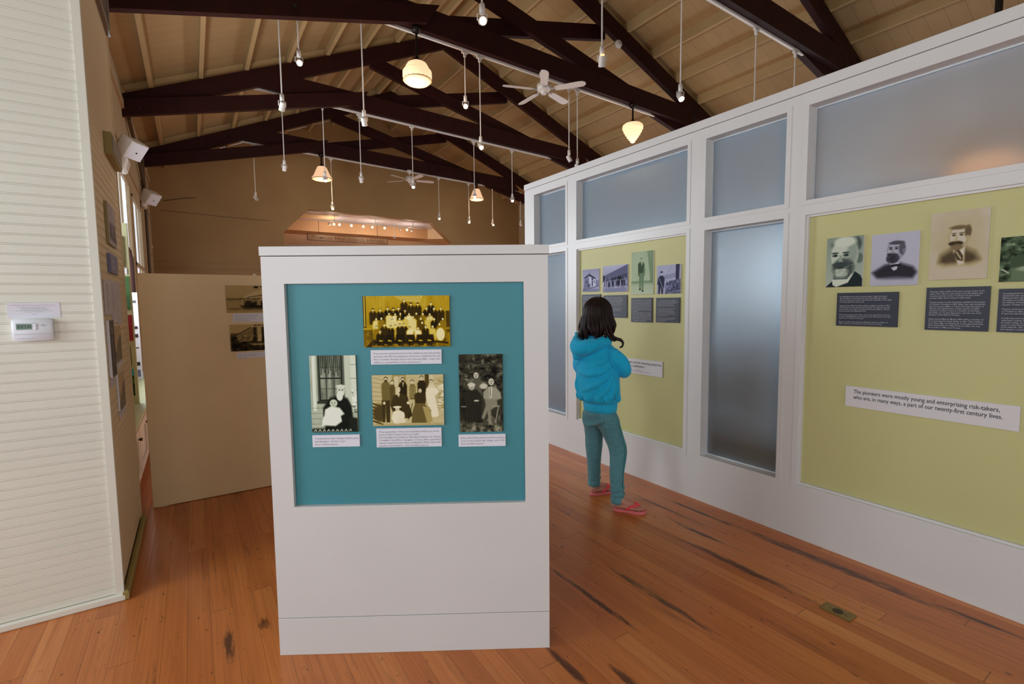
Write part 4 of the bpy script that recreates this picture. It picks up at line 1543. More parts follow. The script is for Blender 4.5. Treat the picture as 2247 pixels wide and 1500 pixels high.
for (u0, u1, z0, z1, lines, lab, hh, ld) in (
    (.412, .695, 1.211, 1.269, ['Pioneer parents considered schools for their children an important priority,', 'and by the early 1860s several grammar schools were established in the area.', 'This is a Tomales Grammar School class of the late 1880s \u2013 many of the', 'children are grandchildren of the early pioneers.'], 'white caption card under the golden class photograph', .0098, .0120),
    (.166, .356, .877, .926, ['Tomales pioneer Hans Guldager holds his great', 'granddaughter, Caroline Osmo', 'photo by Ella Jorgensen'], 'white caption card under the photograph of the bearded man with a baby', .0098, .0120),
    (.424, .688, .871, .949, ['Three generations of the pioneering Ables family pose on the', 'porch of their Tomales home circa 1895.', 'back left-right: Leon Dickinson, Zilla Ables Dickinson, Dr. Robert', 'Cottingham, Clara Ables Cottingham, T. Horace Ables, unidentified', 'woman; seated Thomas J. Ables and Elizabeth Martin Ables with', 'grandson, Stan Dickinson  photo by Ella Jorgensen'], 'white caption card under the porch family photograph, tallest of the four', .0098, .0115),
    (.757, .949, .868, .918, ['Pioneer Mary Frisbie Johnston with her grandson', 'Leon Cornett and his wife, Margie, circa 1920.', 'photo by Ella Jorgensen'], 'white caption card under the photograph of three people in a garden', .0098, .0120)):
    t = thing('caption_card', FK.p((u0 + u1) / 2, z0, DK), lab, 'caption card', 'white caption cards on the teal panel')
    mb = MB()
    FK.box(mb, u0, u1, z0, z1, DK, DK + .007)
    link('card', mb, 'card', t)
    text(FK, lines, u0 + .010, z1 - .017, DK + .0075, hh, ld, 'inkgrey', t, width=u1 - u0 - .014, res=1)

# ================================================================== PRINTS ON THE OLIVE PANELS
DG = -.0295
BLUE = [(0, (24, 24, 40)), (.5, (112, 114, 148)), (1, (214, 216, 240))]
GREENT = [(0, (20, 34, 24)), (.5, (120, 146, 112)), (1, (210, 220, 194))]
PG = 'photographs on the partition panel facing the girl'
p = Pic(80, 74, .80)
p.grad(.70, .82, 0, 0, 1, .7)
p.poly([(.10, .35), (.42, .20), (.80, .40), (.80, .46), (.40, .30), (.12, .42)], .18)
p.poly([(.12, .40), (.40, .28), (.42, .80), (.06, .88)], .55)
p.poly([(.40, .30), (.78, .45), (.80, .76), (.42, .80)], .93)
p.rect(.55, .38, .66, .5, .3)
p.rect(.56, .52, .64, .76, .25)
p.rect(.80, .50, 1, .76, .6)
p.ell(.35, .73, .03, .10, .1, .2)
p.ell(.45, .73, .03, .10, .12, .2)
for x in (.2, .28, .7):
    p.rect(x, .5, x + .04, .62, .2)
p.line(0, .92, 1, .76, .02, .4)
p.rect(0, .93, 1, 1, .35, .1)
p.line(.42, .2, .45, .12, .01, .2)
board('photograph_print', FP, -3.480, -3.260, 1.549, 1.752, DG, .008, 'blue grey photograph of a white house, leftmost print on the olive panel behind the girl', 'photograph', PG, 'card', p.rgb(BLUE))
p = Pic(100, 78, .85)
p.grad(.86, .66, 0, 0, 1, .6)
p.poly([(0, .52), (.1, .36), (.95, .02), (1, .02), (1, .28), (.30, .50), (0, .60)], .42)
p.line(0, .60, 1, .30, .008, .15)
p.poly([(.06, .58), (1, .30), (1, .78), (.06, .80)], .3)
p.rect(.6, .42, .75, .72, .05)
p.noise(.5, 16, 8, 0, .45, 1, .85)
for k in range(12):
    x = .12 + k * .075
    y = .60 - .006 * k
    p.ell(x, y, .014, .022, .92, .3)
    p.rect(x - .018, y + .02, x + .018, y + .22, rr.choice([.08, .85, .15]), .01)
p.rect(0, .84, 1, 1, .5, .12)
p.ell(.04, .44, .05, .08, .15, .4)
board('photograph_print', FP, -3.212, -2.916, 1.539, 1.767, DG, .008, 'blue grey photograph of workers before a long barn, behind the girl', 'photograph', PG, 'card', p.rgb(BLUE))
p = Pic(76, 114, .78)
p.grad(.72, .84, 0, 0, 1, .7)
p.ell(.35, .3, .4, .3, .8, .8)
p.rect(0, .68, 1, .74, .55, .02)
p.grad(.82, .9, 0, .78, 1, 1)
p.poly([(.72, 0), (1, 0), (1, .8), (.92, .75), (.84, .4)], .62)
for k in range(5):
    p.line(.76 + .05 * k, 0, .88 + .03 * k, .72, .006, .35, .7)
p.face(.46, .20, .045, .85, .3)
p.body(.46, .245, .30, .32, .22)
p.poly([(.45, .25), (.53, .25), (.49, .34)], .9)
p.poly([(.36, .5), (.60, .5), (.56, .90), (.49, .90), (.48, .6), (.45, .86), (.38, .86)], .45)
p.poly([(.60, .30), (.66, .46), (.62, .58), (.56, .5)], .5)
p.ell(.41, .88, .05, .02, .12, .3)
p.ell(.53, .92, .05, .02, .12, .3)
board('photograph_print', FP, -2.875, -2.647, 1.511, 1.855, DG, .008, 'green tinted tall portrait of a standing man by a curtain, right of the girl', 'photograph', PG, 'card', p.rgb(GREENT))
p = Pic(80, 78, .80)
p.noise(.06, 4, 4)
p.poly([(.30, .38), (.8, .28), (.8, .45), (.3, .5)], .68)
p.poly([(.80, 0), (.96, 0), (.94, .5), (.80, .58)], .2)
p.line(.35, .45, .62, .05, .005, .5)
p.poly([(.36, .65), (.6, .55), (1, .5), (1, 1), (.36, 1)], .45)
p.noise(.5, 14, 12, .36, .55, 1, 1)
p.face(.20, .27, .055, .55, .4, .9, hat=.3)
p.poly([(.05, .44), (.14, .36), (.26, .36), (.34, .46), (.32, .70), (.27, 1), (.20, 1), (.18, .74), (.13, 1), (.06, 1), (.07, .7), (.02, .66)], .16)
p.line(.10, .45, .32, .92, .008, .85)
board('photograph_print', FP, -2.609, -2.387, 1.512, 1.730, DG, .008, 'blue grey photograph of an old man with a cane, right of the girl', 'photograph', PG, 'card', p.rgb(BLUE))


def portrait(kind):
    if kind == 1:
        p = Pic(96, 142, .72)
        p.grad(.66, .80, 0, 0, 1, 1)
        p.ell(.80, .16, .14, .14, .35, .6)
        p.ell(.30, .14, .20, .08, .55, .6)
        p.poly([(0, 1), (.22, .86), (.45, .95), (.80, .70), (.95, .78), (1, .86), (1, 1)], .12)
        p.poly([(.18, .84), (.72, .74), (.78, .72), (.62, .92), (.30, 1), (.20, .96)], .95)
        p.poly([(.2, .85), (.6, .85), (.72, .70), (.25, .7)], .5)
        p.ell(.90, .44, .09, .10, .5, .3)
        p.ell(.50, .36, .37, .34, .90, .12)
        p.ell(.72, .30, .14, .26, .70, .8)
        p.ell(.50, .10, .30, .10, .94, .4)
        p.ell(.48, .62, .30, .20, .42, .35)
        p.ell(.42, .71, .18, .10, .82, .6)
        p.noise(.22, 24, 30, .2, .52, .75, .80)
        p.ell(.40, .55, .22, .05, .30, .4)
        p.ell(.40, .615, .11, .018, .2, .4)
        for x in (.24, .54):
            p.ell(x, .365, .075, .026, .15, .4)
            p.ell(x - .03, .366, .012, .012, .7, .6)
            p.ell(x, .315, .10, .018, .35, .5)
        p.poly([(.36, .36), (.42, .36), (.46, .50), (.34, .51)], .70, .02)
        p.ell(.38, .515, .08, .015, .3, .5)
        return p.rgb([(0, (20, 30, 34)), (.4, (76, 88, 84)), (.7, (150, 164, 150)), (1, (226, 232, 214))])
    if kind == 2:
        p = Pic(110, 142, .90)
        p.poly([(.03, .74), (.30, .60), (.45, .57), (.62, .57), (.90, .66), (.98, .76), (.90, .88), (.5, .92), (.15, .86)], .16, .04)
        p.ell(.5, .98, .5, .12, .88, .9)
        p.poly([(.40, .56), (.62, .56), (.56, .70), (.50, .72), (.44, .66)], .95)
        p.poly([(.42, .60), (.64, .59), (.64, .65), (.53, .635), (.44, .66)], .1)
        p.ell(.53, .33, .185, .185, .60, .25)
        p.ell(.52, .34, .165, .165, .84, .15)
        p.ell(.66, .30, .07, .12, .4, .5)
        p.ell(.54, .19, .16, .035, .35, .5)
        p.ell(.70, .35, .03, .045, .6, .3)
        p.ell(.47, .48, .14, .10, .25, .3)
        p.noise(.18, 20, 24, .33, .38, .62, .58)
        p.ell(.42, .40, .08, .022, .2, .4)
        for x in (.42, .54):
            p.ell(x, .30, .035, .014, .15, .5)
            p.ell(x, .27, .045, .010, .3, .5)
        p.poly([(.46, .30), (.49, .30), (.48, .385), (.42, .385)], .7, .02)
        return p.rgb([(0, (20, 18, 24)), (.5, (110, 108, 122)), (1, (206, 208, 224))])
    if kind == 3:
        p = Pic(110, 166, .86)
        p.ell(.5, .5, .42, .42, .72, 1.2, op=.7)
        p.noise(.05, 5, 6)
        p.poly([(.17, .74), (.20, .64), (.38, .56), (.50, .60), (.62, .55), (.80, .62), (.88, .72), (.7, .80), (.3, .82)], .2, .06)
        p.poly([(.42, .55), (.62, .52), (.62, .78), (.52, .80)], .97, .02)
        p.ell(.5, .90, .5, .12, .85, .9)
        p.poly([(.46, .57), (.52, .56), (.60, .66), (.60, .74), (.50, .72), (.44, .64)], .2)
        p.line(.48, .60, .56, .70, .008, .8)
        p.ell(.51, .375, .172, .165, .62, .25)
        p.ell(.50, .38, .15, .148, .90, .15)
        p.ell(.66, .31, .06, .09, .3, .5)
        p.ell(.50, .245, .16, .03, .35, .6)
        p.ell(.66, .40, .03, .035, .7, .3)
        p.ell(.46, .475, .13, .038, .1, .3)
        p.ell(.48, .53, .11, .045, .4, .5)
        for x in (.42, .55):
            p.ell(x, .355, .035, .012, .15, .5)
            p.ell(x, .328, .05, .008, .25, .5)
        p.poly([(.455, .36), (.485, .36), (.48, .44), (.42, .44)], .72, .02)
        return p.rgb([(0, (44, 34, 26)), (.4, (128, 112, 82)), (.72, (186, 172, 132)), (.9, (206, 196, 180)), (1, (220, 212, 204))])
    p = Pic(90, 120, .35)
    p.noise(.6, 9, 12)
    p.body(.48, .40, .6, .6, .35)
    p.face(.50, .30, .085, .85, .1, hat=.08)
    p.poly([(.2, .7), (.8, .7), (.85, 1), (.2, 1)], .55, .03)
    p.ell(.5, .72, .2, .06, .75, .6)
    p.line(.05, .72, .16, .8, .012, .9)
    return p.rgb([(0, (14, 24, 16)), (.5, (92, 112, 84)), (1, (212, 224, 200))])


for u0, u1, z0, z1, k, lab in ((-1.387, -1.204, 1.523, 1.798, 1, 'large face portrait of a bearded man, leftmost on the right olive panel'),
                               (-1.166, -.961, 1.522, 1.791, 2, 'pale portrait of a bearded man with a bow tie, second on the right olive panel'),
                               (-.918, -.708, 1.542, 1.864, 3, 'cream faded portrait of a man with a moustache, tallest print on the right olive panel'),
                               (-.665, -.48, 1.523, 1.720, 4, 'green grey photograph of a seated woman cut by the right edge of the photo')):
    board('photograph_print', FP, u0, u1, z0, z1, DG, .009, lab, 'photograph', 'portraits on the right olive panel', 'card', portrait(k))

DT = [
    (-3.491, -3.241, 1.357, 1.524, 'dark text card half hidden behind the girl\'s head, below the house photograph', [('Tom Adair and Edwin Pease, a pair of', ''), 'young men from Ireland, opened one', 'of the first stores in the village.', '', 'Their warehouse stood on the creek', 'where schooners came to load grain', 'and potatoes for the city market.']),
    (-3.207, -2.923, 1.319, 1.512, 'dark text card right of the girl\'s head, below the barn photograph', ['The Gallagher brothers were mentioned in several', 'early accounts. Henry, who built and ran Tomales village\'s', 'first blacksmith shop, worked with his brother for many', 'years shoeing horses, forging tools and repairing wagons', 'of the early farms. Settlers came from as far as the', 'coast. The shop stood near the corner, and the old forge', 'was kept until the hotel was rebuilt in the century.', '', 'In 1862 the brothers purchased a farm nearby and the', 'next fifteen the equipment was gathered and sold;', 'the brothers kept the shop and continued to work,', 'and the village grew around them.', '', 'Descendants of the family still live in the valley', 'and their name is remembered.']),
    (-2.875, -2.654, 1.287, 1.484, 'dark text card below the green tinted standing man portrait', ['John Keys (1824-1873) took the route traveled by', 'thousands, he went to San Francisco in the spring', 'many men, to the gold mines; and John Keys came', 'and found potatoes were selling for $100. A cap', 'into the ravine he made his way to what would be the', 'village of Tomales. Keys settled on his farm and', 'was soon the shipping point from near the beginning', 'of the village.', 'John and Catherine Keys\' first house was close to', 'Tomales in 1850 and with help from a local craftsman', 'he built a schooner, the Spray, with which he', 'transported the harvest to San Francisco, and', 'to the present. Keys Creek, once the channel', 'of the waterway, is named for him.']),
    (-2.615, -2.392, 1.291, 1.481, 'dark text card below the old man with a cane photograph', ['George Dillon (1821-1878) from an Ireland farm,', 'to the United States in 1838. He married Mr. Matthew', 'and was joined with the wife Matilda (1837-1923),', 'stopping at Petaluma, where a long stretch', 'he kept their dairy. Without delay, on the land.', '', 'In 1859 the family settled at the western edge of', 'Tomales. It was there that the town grew.', 'The next year Dillon built the old stone barn,', 'that for many years became the Dillon Ranch,', 'soon called a resort for his friends with a hotel', 'he opened during the beach.', '', 'When the public waters of the beach at Dillon\'s,', 'George Dillon stated that his village would', 'bear the name forever.']),
    (-1.325, -1.037, 1.306, 1.489, 'dark text card below the two left portraits on the right olive panel', ['Five Marshall brothers from northern Ireland - Hugh, Sam, James,', 'Alex, and David - along with Alex\'s wife, Fannie Marshall, settled', 'just east of Tomales, and were collectively the namesakes of the village', 'on Tomales Bay, a few miles south.', '', 'Hugh arrived in 1852, Sam (left) and James (right) joined him in 1853', 'with 400 head of cattle driven from Kentucky. The next year the two', 'went back for more with, according to historian Jack Mason, "$5,000', 'in gold tucked in their Marshall\'s belt."', '', 'Alex and his pregnant wife, Fannie, came next, and David was the last', 'to arrive. Hugh Marshall wrote that Fannie was "Monument of the time', 'and the best cowhand on the place."', '', 'Fannie\'s and Alex\'s baby, Fanny Jane Marshall, was born in March of', '1855, the first pioneer child born in the Tomales Township.']),
    (-.923, -.690, 1.298, 1.506, 'dark text card below the tall cream portrait on the right olive panel', ['Thomas J. Ables (1835-1917) was a young teacher in his', 'native Ohio when he came west across the plains with', 'a brother and two uncles. To finance his part of the', 'journey, Ables drove a herd of cattle west.', '', 'Thomas and his brother Benjamin established themselves', 'in Tomales Township in 1856. Ables was only twenty-five', 'when he became Marin County\'s first Superintendent of', 'Schools and organized the county\'s system of public', 'education. He later served as a member of the State', 'Assembly, as a County Supervisor, and was one of the', 'founders of the Bank of Tomales.', '', 'Ables married Mary E. Martin (1841-1899), a member of', 'the pioneering Two Rock family, in 1861. Their children', 'were Clara, Zilla, and Thomas H. Local cultural historian', 'Ables Roy Dickinson (1893-1976) was Zilla\'s son, and', 'the grandson of Mary and Thomas.']),
    (-.662, -.46, 1.298, 1.492, 'dark text card cut by the right edge of the photo', ['Pennsylvania-born David Thrasher was a young', 'blacksmith who spent some years in the', 'Midwest before finding his way west.', 'He sailed out of New York and crossed', 'the Isthmus of Panama, boarding the', 'steamer Orizaba to San Francisco.', '', 'Thrasher first lived in Petaluma, and came', 'to Tomales to take up his old trade.', 'It was here that he bought a lot.', '', 'A well-respected craftsman (some', 'called him a miser), he lived alone in', 'his small cottage on the hill, and', 'seems to have had many friends', 'all his adult life. (The man in the', 'photograph is unidentified.)'])]
for u0, u1, z0, z1, lab, lines in DT:
    lines = [(q[0] if isinstance(q, tuple) else q) for q in lines]
    t = thing('text_card', FP.p((u0 + u1) / 2, z0, DG), lab, 'text card', 'navy text cards on the olive panels')
    mb = MB()
    FP.box(mb, u0, u1, z0, z1, DG, DG + .008)
    link('card', mb, 'navy', t)
    ld = min(.0135, (z1 - z0 - .034) / max(1, len(lines) - 1))
    text(FP, lines, u0 + .014, z1 - .024, DG + .0085, ld * .86, ld, 'inkwhite', t, width=u1 - u0 - .026, res=1, bold=.004)

t = thing('quote_card', FP.p(-.914, .856, DG), 'long pale quote card reading The pioneers were mostly young and enterprising risk-takers', 'quote card')
mb = MB()
FP.box(mb, -1.261, -.567, .857, .971, DG, DG + .008)
link('card', mb, 'quote', t)
text(FP, ['The pioneers were mostly young and enterprising risk-takers,', 'who are, in many ways, a part of our twenty-first century lives.'], -1.222, .934, DG + .0085, .030, .031, 'inkdark', t, width=.6, widths=[.590, .600], res=3, bold=.008)
t = thing('quote_card', FP.p(-2.8, .857, DG), 'pale quote card about the dreaming, partly hidden behind the girl\'s elbow', 'quote card')
mb = MB()
FP.box(mb, -3.12, -2.547, .859, .983, DG, DG + .008)
link('card', mb, 'quote', t)
text(FP, ['struggle and the dreaming deserves'], -2.944, .945, DG + .0085, .026, .031, 'inkdark', t, width=.386, widths=[.386], res=2, bold=.008)
text(FP, ['"Both the', 'deserve'], -3.06, .945, DG + .0085, .026, .031, 'inkdark', t, width=.1, res=2, bold=.006)
text(FP, ['a celebration."'], -2.866, .915, DG + .0085, .026, .031, 'inkdark', t, width=.152, widths=[.152], res=2, bold=.008)
text(FP, ['             by Ray Brewer', 'Museum by the California Pioneer 1996 vol 2'], -2.86, .892, DG + .0085, .011, .014, 'inkgrey', t, width=.20, res=1)

# ================================================================== TAN PANEL BEHIND THE KIOSK
FT = Frame(0, 4.30, (1, 0), (0, -1))
t = thing('tan_display_panel', (.45, 4.33, 0), 'large tan free standing display panel behind the white kiosk', 'display panel')
mb = MB()
FT.box(mb, -.308, 1.15, .004, 1.688, -.06, 0, .002)
link('panel_board', mb, 'tan', t)
for u in (-.25, 1.1):
    mb = MB()
    FT.box(mb, u - .03, u + .03, 0, .004, -.2, -.005)
    link('foot', mb, 'whitemetal', t)
SAND = [(0, (14, 12, 8)), (.4, (104, 88, 52)), (.7, (186, 160, 104)), (1, (226, 204, 160))]
p = Pic(130, 92, .72)
p.grad(.74, .70, 0, 0, 1, .5)
p.grad(.62, .68, 0, .5, 1, 1)
p.rect(0, .47, .55, .53, .42, .03)
p.poly([(.28, .52), (.36, .36), (.55, .20), (1, .04), (1, .22), (.62, .34), (.38, .52)], .86, .006)
p.line(.30, .52, .42, .42, .012, .1)
p.line(.42, .42, 1, .24, .012, .15)
p.rect(.5, .02, .58, .10, .2, .01)
p.rect(.62, .02, .7, .06, .2, .01)
p.rect(.28, .60, 1, .86, .1, .06)
for x in (.28, .40, .58, .72, .86):
    p.face(x, .52, .035, .8, .1, hat=.15)
    p.rect(x - .035, .56, x + .035, .72, rr.choice([.1, .65]), .01)
p.noise(.15, 20, 14, .25, .5, 1, .95)
p.ell(.15, .86, .12, .04, .5, .6)
board('photograph_print', FT, .219, .60, 1.401, 1.609, 0, .006, 'sepia photograph of people before a beached boat, upper print on the tan panel', 'photograph', 'sepia prints on the tan panel', 'olive', p.rgb(SAND))
p = Pic(130, 90, .75)
p.rect(0, .32, .3, .44, .4, .02)
p.rect(0, .44, 1, 1, .12, .03)
p.poly([(.10, .40), (.38, .12), (.44, .18), (.42, .62), (.16, .66)], .55)
p.line(.08, .42, .38, .12, .012, .1)
for k in range(6):
    p.line(.16 + .045 * k, .38 - .03 * k, .17 + .045 * k, .64, .004, .3)
for x, v in ((.48, .2), (.55, .8), (.64, .15), (.74, .3), (.85, .15)):
    p.face(x, .06, .035, .8, .1, hat=.15)
    p.rect(x - .05, .11, x + .05, .66, v, .02)
p.poly([(.35, .72), (1, .70), (1, .82), (.4, .80)], .6)
p.noise(.35, 18, 12, 0, .4, 1, 1)
board('photograph_print', FT, .233, .60, 1.105, 1.310, 0, .006, 'sepia photograph of men beside a shed, lower print on the tan panel', 'photograph', 'sepia prints on the tan panel', 'olive', p.rgb(SAND))
for u0, z0, z1, lab, ln in ((.258, 1.330, 1.395, 'white caption card under the boat photograph on the tan panel', ['Early boats on Tomales Bay carried', 'the cargo of farms to market and', 'brought back supplies, mail and', 'visitors in calm weather.']), (.270, 1.048, 1.093, 'white caption card under the shed photograph on the tan panel', ['Men and boys posed on a wharf', 'with the day\'s catch of fish.', 'About 1900.'])):
    t = thing('caption_card', FT.p(u0 + .14, z0, 0), lab, 'caption card', 'white caption cards on the tan panel')
    mb = MB()
    FT.box(mb, u0, u0 + .28, z0, z1, 0, .005)
    link('card', mb, 'card', t)
    text(FT, ln, u0 + .014, z1 - .018, .0055, .011, .0135, 'inkgrey', t, width=.25, res=1)
tag(link('white_bead', MB().ell((.425, 4.33, 1.692), .011, .011, .011, 12, 8), 'whitemetal', None, True), 'tiny white ball on the top edge of the tan panel beside the kiosk', 'ball')

# ================================================================== THERMOSTAT, NOTE AND PRINTS ON THE LEFT BLOCK
t = thing('paper_note', FN.p(-.596, 1.409, 0), 'small white printed note taped on the white boards just above the thermostat', 'note')
mb = MB()
FN.box(mb, -.684, -.508, 1.409, 1.476, .0, .002)
link('paper', mb, 'card', t)
text(FN, ['See a wall thermostat setting?  Pick your favorite temperature from 60 to 65 degrees.'], -.678, 1.4635, .0026, .006, .007, 'inkred', t, 'red_line', width=.155, widths=[.155], res=1)
text(FN, ['The furnace thermostat is set at 55 degrees, should you be cold,', 'to raise it press it upward. Hold for two hours.', 'When leaving please return it to back to 55 degrees.', 'Please, no more! The system program is set to come on at 55 degrees,', 'for the comfort of the building visitors.', '', 'Thank you'], -.66, 1.4545, .0026, .0042, .0052, 'inkgrey', t, width=.13, align='CENTER', res=1)
t = thing('thermostat', FN.p(-.602, 1.305, 0), 'cool white thermostat with a grey green display on the white boards', 'thermostat')
mb = MB()
prof = [(0.0, 1.312), (.022, 1.305), (.030, 1.318), (.034, 1.345), (.033, 1.375), (.028, 1.398), (.020, 1.406), (0.0, 1.405)]
vs = []
for u, k in ((-.669, .80), (-.660, 1.0), (-.545, 1.0), (-.534, .86)):
    for d, z in prof:
        vs.append(FN.p(u, 1.357 + (z - 1.357) * (.9 if k < 1 else 1), max(0, d * k)))
n = len(prof)
fs = [tuple(range(n - 1, -1, -1)), tuple(3 * n + i for i in range(n))]
for k in range(3):
    for i in range(n):
        j = (i + 1) % n
        fs.append((k * n + i, k * n + j, (k + 1) * n + j, (k + 1) * n + i))
mb.add(vs, fs)
autosmooth(link('housing', mb, 'plastic', t), 50)
mb = MB()
FN.box(mb, -.662, -.541, 1.3365, 1.3375, .0325, .0343)
link('seam', mb, 'greyplastic', t)
mb = MB()
FN.box(mb, -.655, -.596, 1.352, 1.387, .0315, .0338, .001)
link('bezel', mb, 'plastic', t)
mb = MB()
FN.box(mb, -.652, -.602, 1.3575, 1.3825, .0335, .0345)
dsp = link('display', mb, 'lcd', t)


def seg7(mb, ch, u, z, w, h, d):
    SEG = {'0': 'abcdef', '1': 'bc', '2': 'abged', '7': 'abc', '6': 'afedcg'}
    th = w * .2
    y = {'a': (u, u + w, z + h - th, z + h), 'g': (u, u + w, z + h / 2 - th / 2, z + h / 2 + th / 2), 'd': (u, u + w, z, z + th), 'b': (u + w - th, u + w, z + h / 2, z + h), 'c': (u + w - th, u + w, z, z + h / 2), 'f': (u, u + th, z + h / 2, z + h), 'e': (u, u + th, z, z + h / 2)}
    for s in SEG[ch]:
        a, b, c, e = y[s]
        FN.box(mb, a, b, c, e, d, d + .0004)


mb = MB()
for ch, u in (('2', -.647), ('2', -.636), ('7', -.628)):
    seg7(mb, ch, u, 1.3645, .0062, .012, .0346)
for z in (1.367, 1.3735):
    FN.box(mb, -.6395, -.6382, z, z + .0014, .0346, .035)
for ch, u in (('6', -.6155), ('0', -.6075)):
    seg7(mb, ch, u, 1.366, .0056, .010, .0346)
FN.box(mb, -.621, -.618, 1.3645, 1.3655, .0346, .035)
link('digits', mb, 'inkdark', dsp)
for z in (1.3755, 1.3620):
    b = link('button', MB().lathe([(0, .0040), (.0062, .0036), (.0072, .002), (.0074, 0)][::-1], FN.p(-.589, z, .0325), FN.n, 20), 'plastic', t, True)
    link('arrow', MB().lathe([(.0032, 0), (0, .001)], FN.p(-.589, z, .0363), FN.n, 3), 'greyplastic', b)
mb = MB()
FN.box(mb, -.653, -.605, 1.318, 1.3205, .0300, .0335, .0008)
link('grip_rib', mb, 'plastic', t)
text(FN, ['white', 'rodgers'], -.571, 1.3755, .0338, .0058, .005, 'inkgrey', t, 'printed_mark', width=.026, res=1)

LP = [  # u0,u1,z0,z1 on the face towards the hall
    ('sign_board', 3.55, 3.99, 2.30, 2.42, .035, 'olive', None, 'narrow gold edged sign board high on the side of the left block', 'sign'),
    ('blue_card', 3.334, 3.632, 1.636, 1.737, .014, 'bluecard', 'blue', 'slate blue title card on the side of the left block', 'title card'),
    ('text_sheet', 3.118, 3.322, 1.415, 1.589, .008, 'paper', 'txt', 'lilac white text sheet nearest the front corner of the block', 'text sheet'),
    ('text_sheet', 3.343, 3.545, 1.369, 1.594, .008, 'paper', 'txt', 'lilac white text sheet, middle of the three on the block side', 'text sheet'),
    ('text_sheet', 3.555, 3.73, 1.357, 1.597, .008, 'paper', None, 'lilac white text sheet, farthest of the three on the block side', 'text sheet'),
    ('caption_card', 3.335, 3.60, 1.121, 1.150, .006, 'paper', None, 'small caption card under the upper sepia print on the block side', 'caption card'),
    ('caption_card', 3.124, 3.294, 1.053, 1.097, .006, 'paper', 'cap', 'small caption card under the tall print on the block side', 'caption card'),
    ('caption_card', 3.35, 3.60, .850, .885, .006, 'paper', None, 'small caption card under the lowest print on the block side', 'caption card'),
]
for nm, u0, u1, z0, z1, th, m, tx, lab, cat in LP:
    t = thing(nm, FS.p((u0 + u1) / 2, z0, .001), lab, cat, 'cards on the side of the left block' if nm != 'sign_board' else None)
    mb = MB()
    FS.box(mb, u0, u1, z0, z1, .001, .001 + th)
    link('card', mb, m, t)
    if tx == 'blue':
        text(FS, ['Tomales', 'High School sports'], u0 + .05, z1 - .045, .001 + th + .0006, .020, .030, 'inkwhite', t, width=u1 - u0 - .1, res=1)
    elif tx == 'txt':
        ln = ['Early school records of', 'the township tell of the', 'first classes held here,', 'of long walks and wet', 'winters, of pupils who', 'came on horseback', 'each morning.', '', 'The building was paid', 'for by subscription', 'and its bell called the', 'village for many', 'years.']
        text(FS, ln, u0 + .012, z1 - .024, .001 + th + .0006, .0105, .0112, 'inkgrey', t, width=u1 - u0 - .02, res=1)
    elif tx == 'cap':
        text(FS, ['Class of the school', 'on the front steps'], u0 + .01, z1 - .017, .001 + th + .0006, .010, .014, 'inkgrey', t, width=u1 - u0 - .02, res=1)
    elif nm == 'sign_board':
        mb = MB()
        FS.box(mb, u0 + .01, u1 - .01, z0 + .012, z1 - .012, .001 + th, .004 + th)
        link('sign_face', mb, 'grille', t)
LIL = [(0, (60, 52, 60)), (.5, (140, 126, 130)), (1, (206, 194, 188))]
p = Pic(70, 60, .8)
p.noise(.1, 4, 4)
p.line(.30, 0, .34, .5, .012, .45)
p.line(.55, .05, .55, .6, .012, .4)
p.poly([(.15, .5), (.9, .45), (.95, .9), (.1, .85)], .35, .04)
p.noise(.6, 12, 10, .1, .4, .95, .95)
board('photograph_print', FS, 3.358, 3.672, 1.79, 2.01, .001, .012, 'pale photograph of a ship\'s masts, uppermost print on the side of the left block', 'photograph', 'prints on the side of the left block', 'olive', p.rgb(LIL))
p = Pic(40, 80, .35)
p.noise(.3, 5, 10)
p.face(.5, .18, .07, .8, .2)
p.body(.5, .26, .7, .7, .3)
p.rect(.4, .3, .55, .8, .6, .05)
board('photograph_print', FS, 3.115, 3.279, 1.101, 1.386, .001, .012, 'tall narrow dark photograph at the corner of the left block', 'photograph', 'prints on the side of the left block', 'card', p.rgb([(0, (50, 46, 44)), (.5, (110, 102, 98)), (1, (190, 180, 170))]))
for u0, u1, z0, z1, lab in ((3.319, 3.586, 1.160, 1.346, 'peach and grey print of rolling hills, upper of two on the block side'), (3.344, 3.60, .892, 1.090, 'peach and grey print of a steep hill, lower of two on the block side')):
    p = Pic(60, 50, .85)
    p.poly([(0, .75), (.6, .35), (1, .25), (1, 1), (0, 1)], .35, .03)
    p.noise(.25, 9, 9, 0, .4, 1, 1)
    board('photograph_print', FS, u0, u1, z0, z1, .001, .008, lab, 'photograph', 'prints on the side of the left block', 'card', p.rgb([(0, (84, 78, 66)), (.5, (140, 128, 106)), (1, (204, 166, 124))]))
t = thing('louvre_grille', FS.p(3.9, 3.15, 0), 'grey louvred grille high on the side of the left block', 'grille')
mb = MB()
for a, b, c, d in ((3.56, 3.60, 3.14, 3.70), (4.02, 4.06, 3.14, 3.70), (3.60, 4.02, 3.14, 3.18), (3.60, 4.02, 3.66, 3.70)):
    FS.box(mb, a, b, c, d, .0, .022)
link('grille_frame', mb, 'grille', t)
mb = MB()
for k in range(14):
    z = 3.19 + k * .034
    FS.box(mb, 3.60, 4.02, z, z + .012, .0, .016)
link('louvres', mb, 'grille', t)

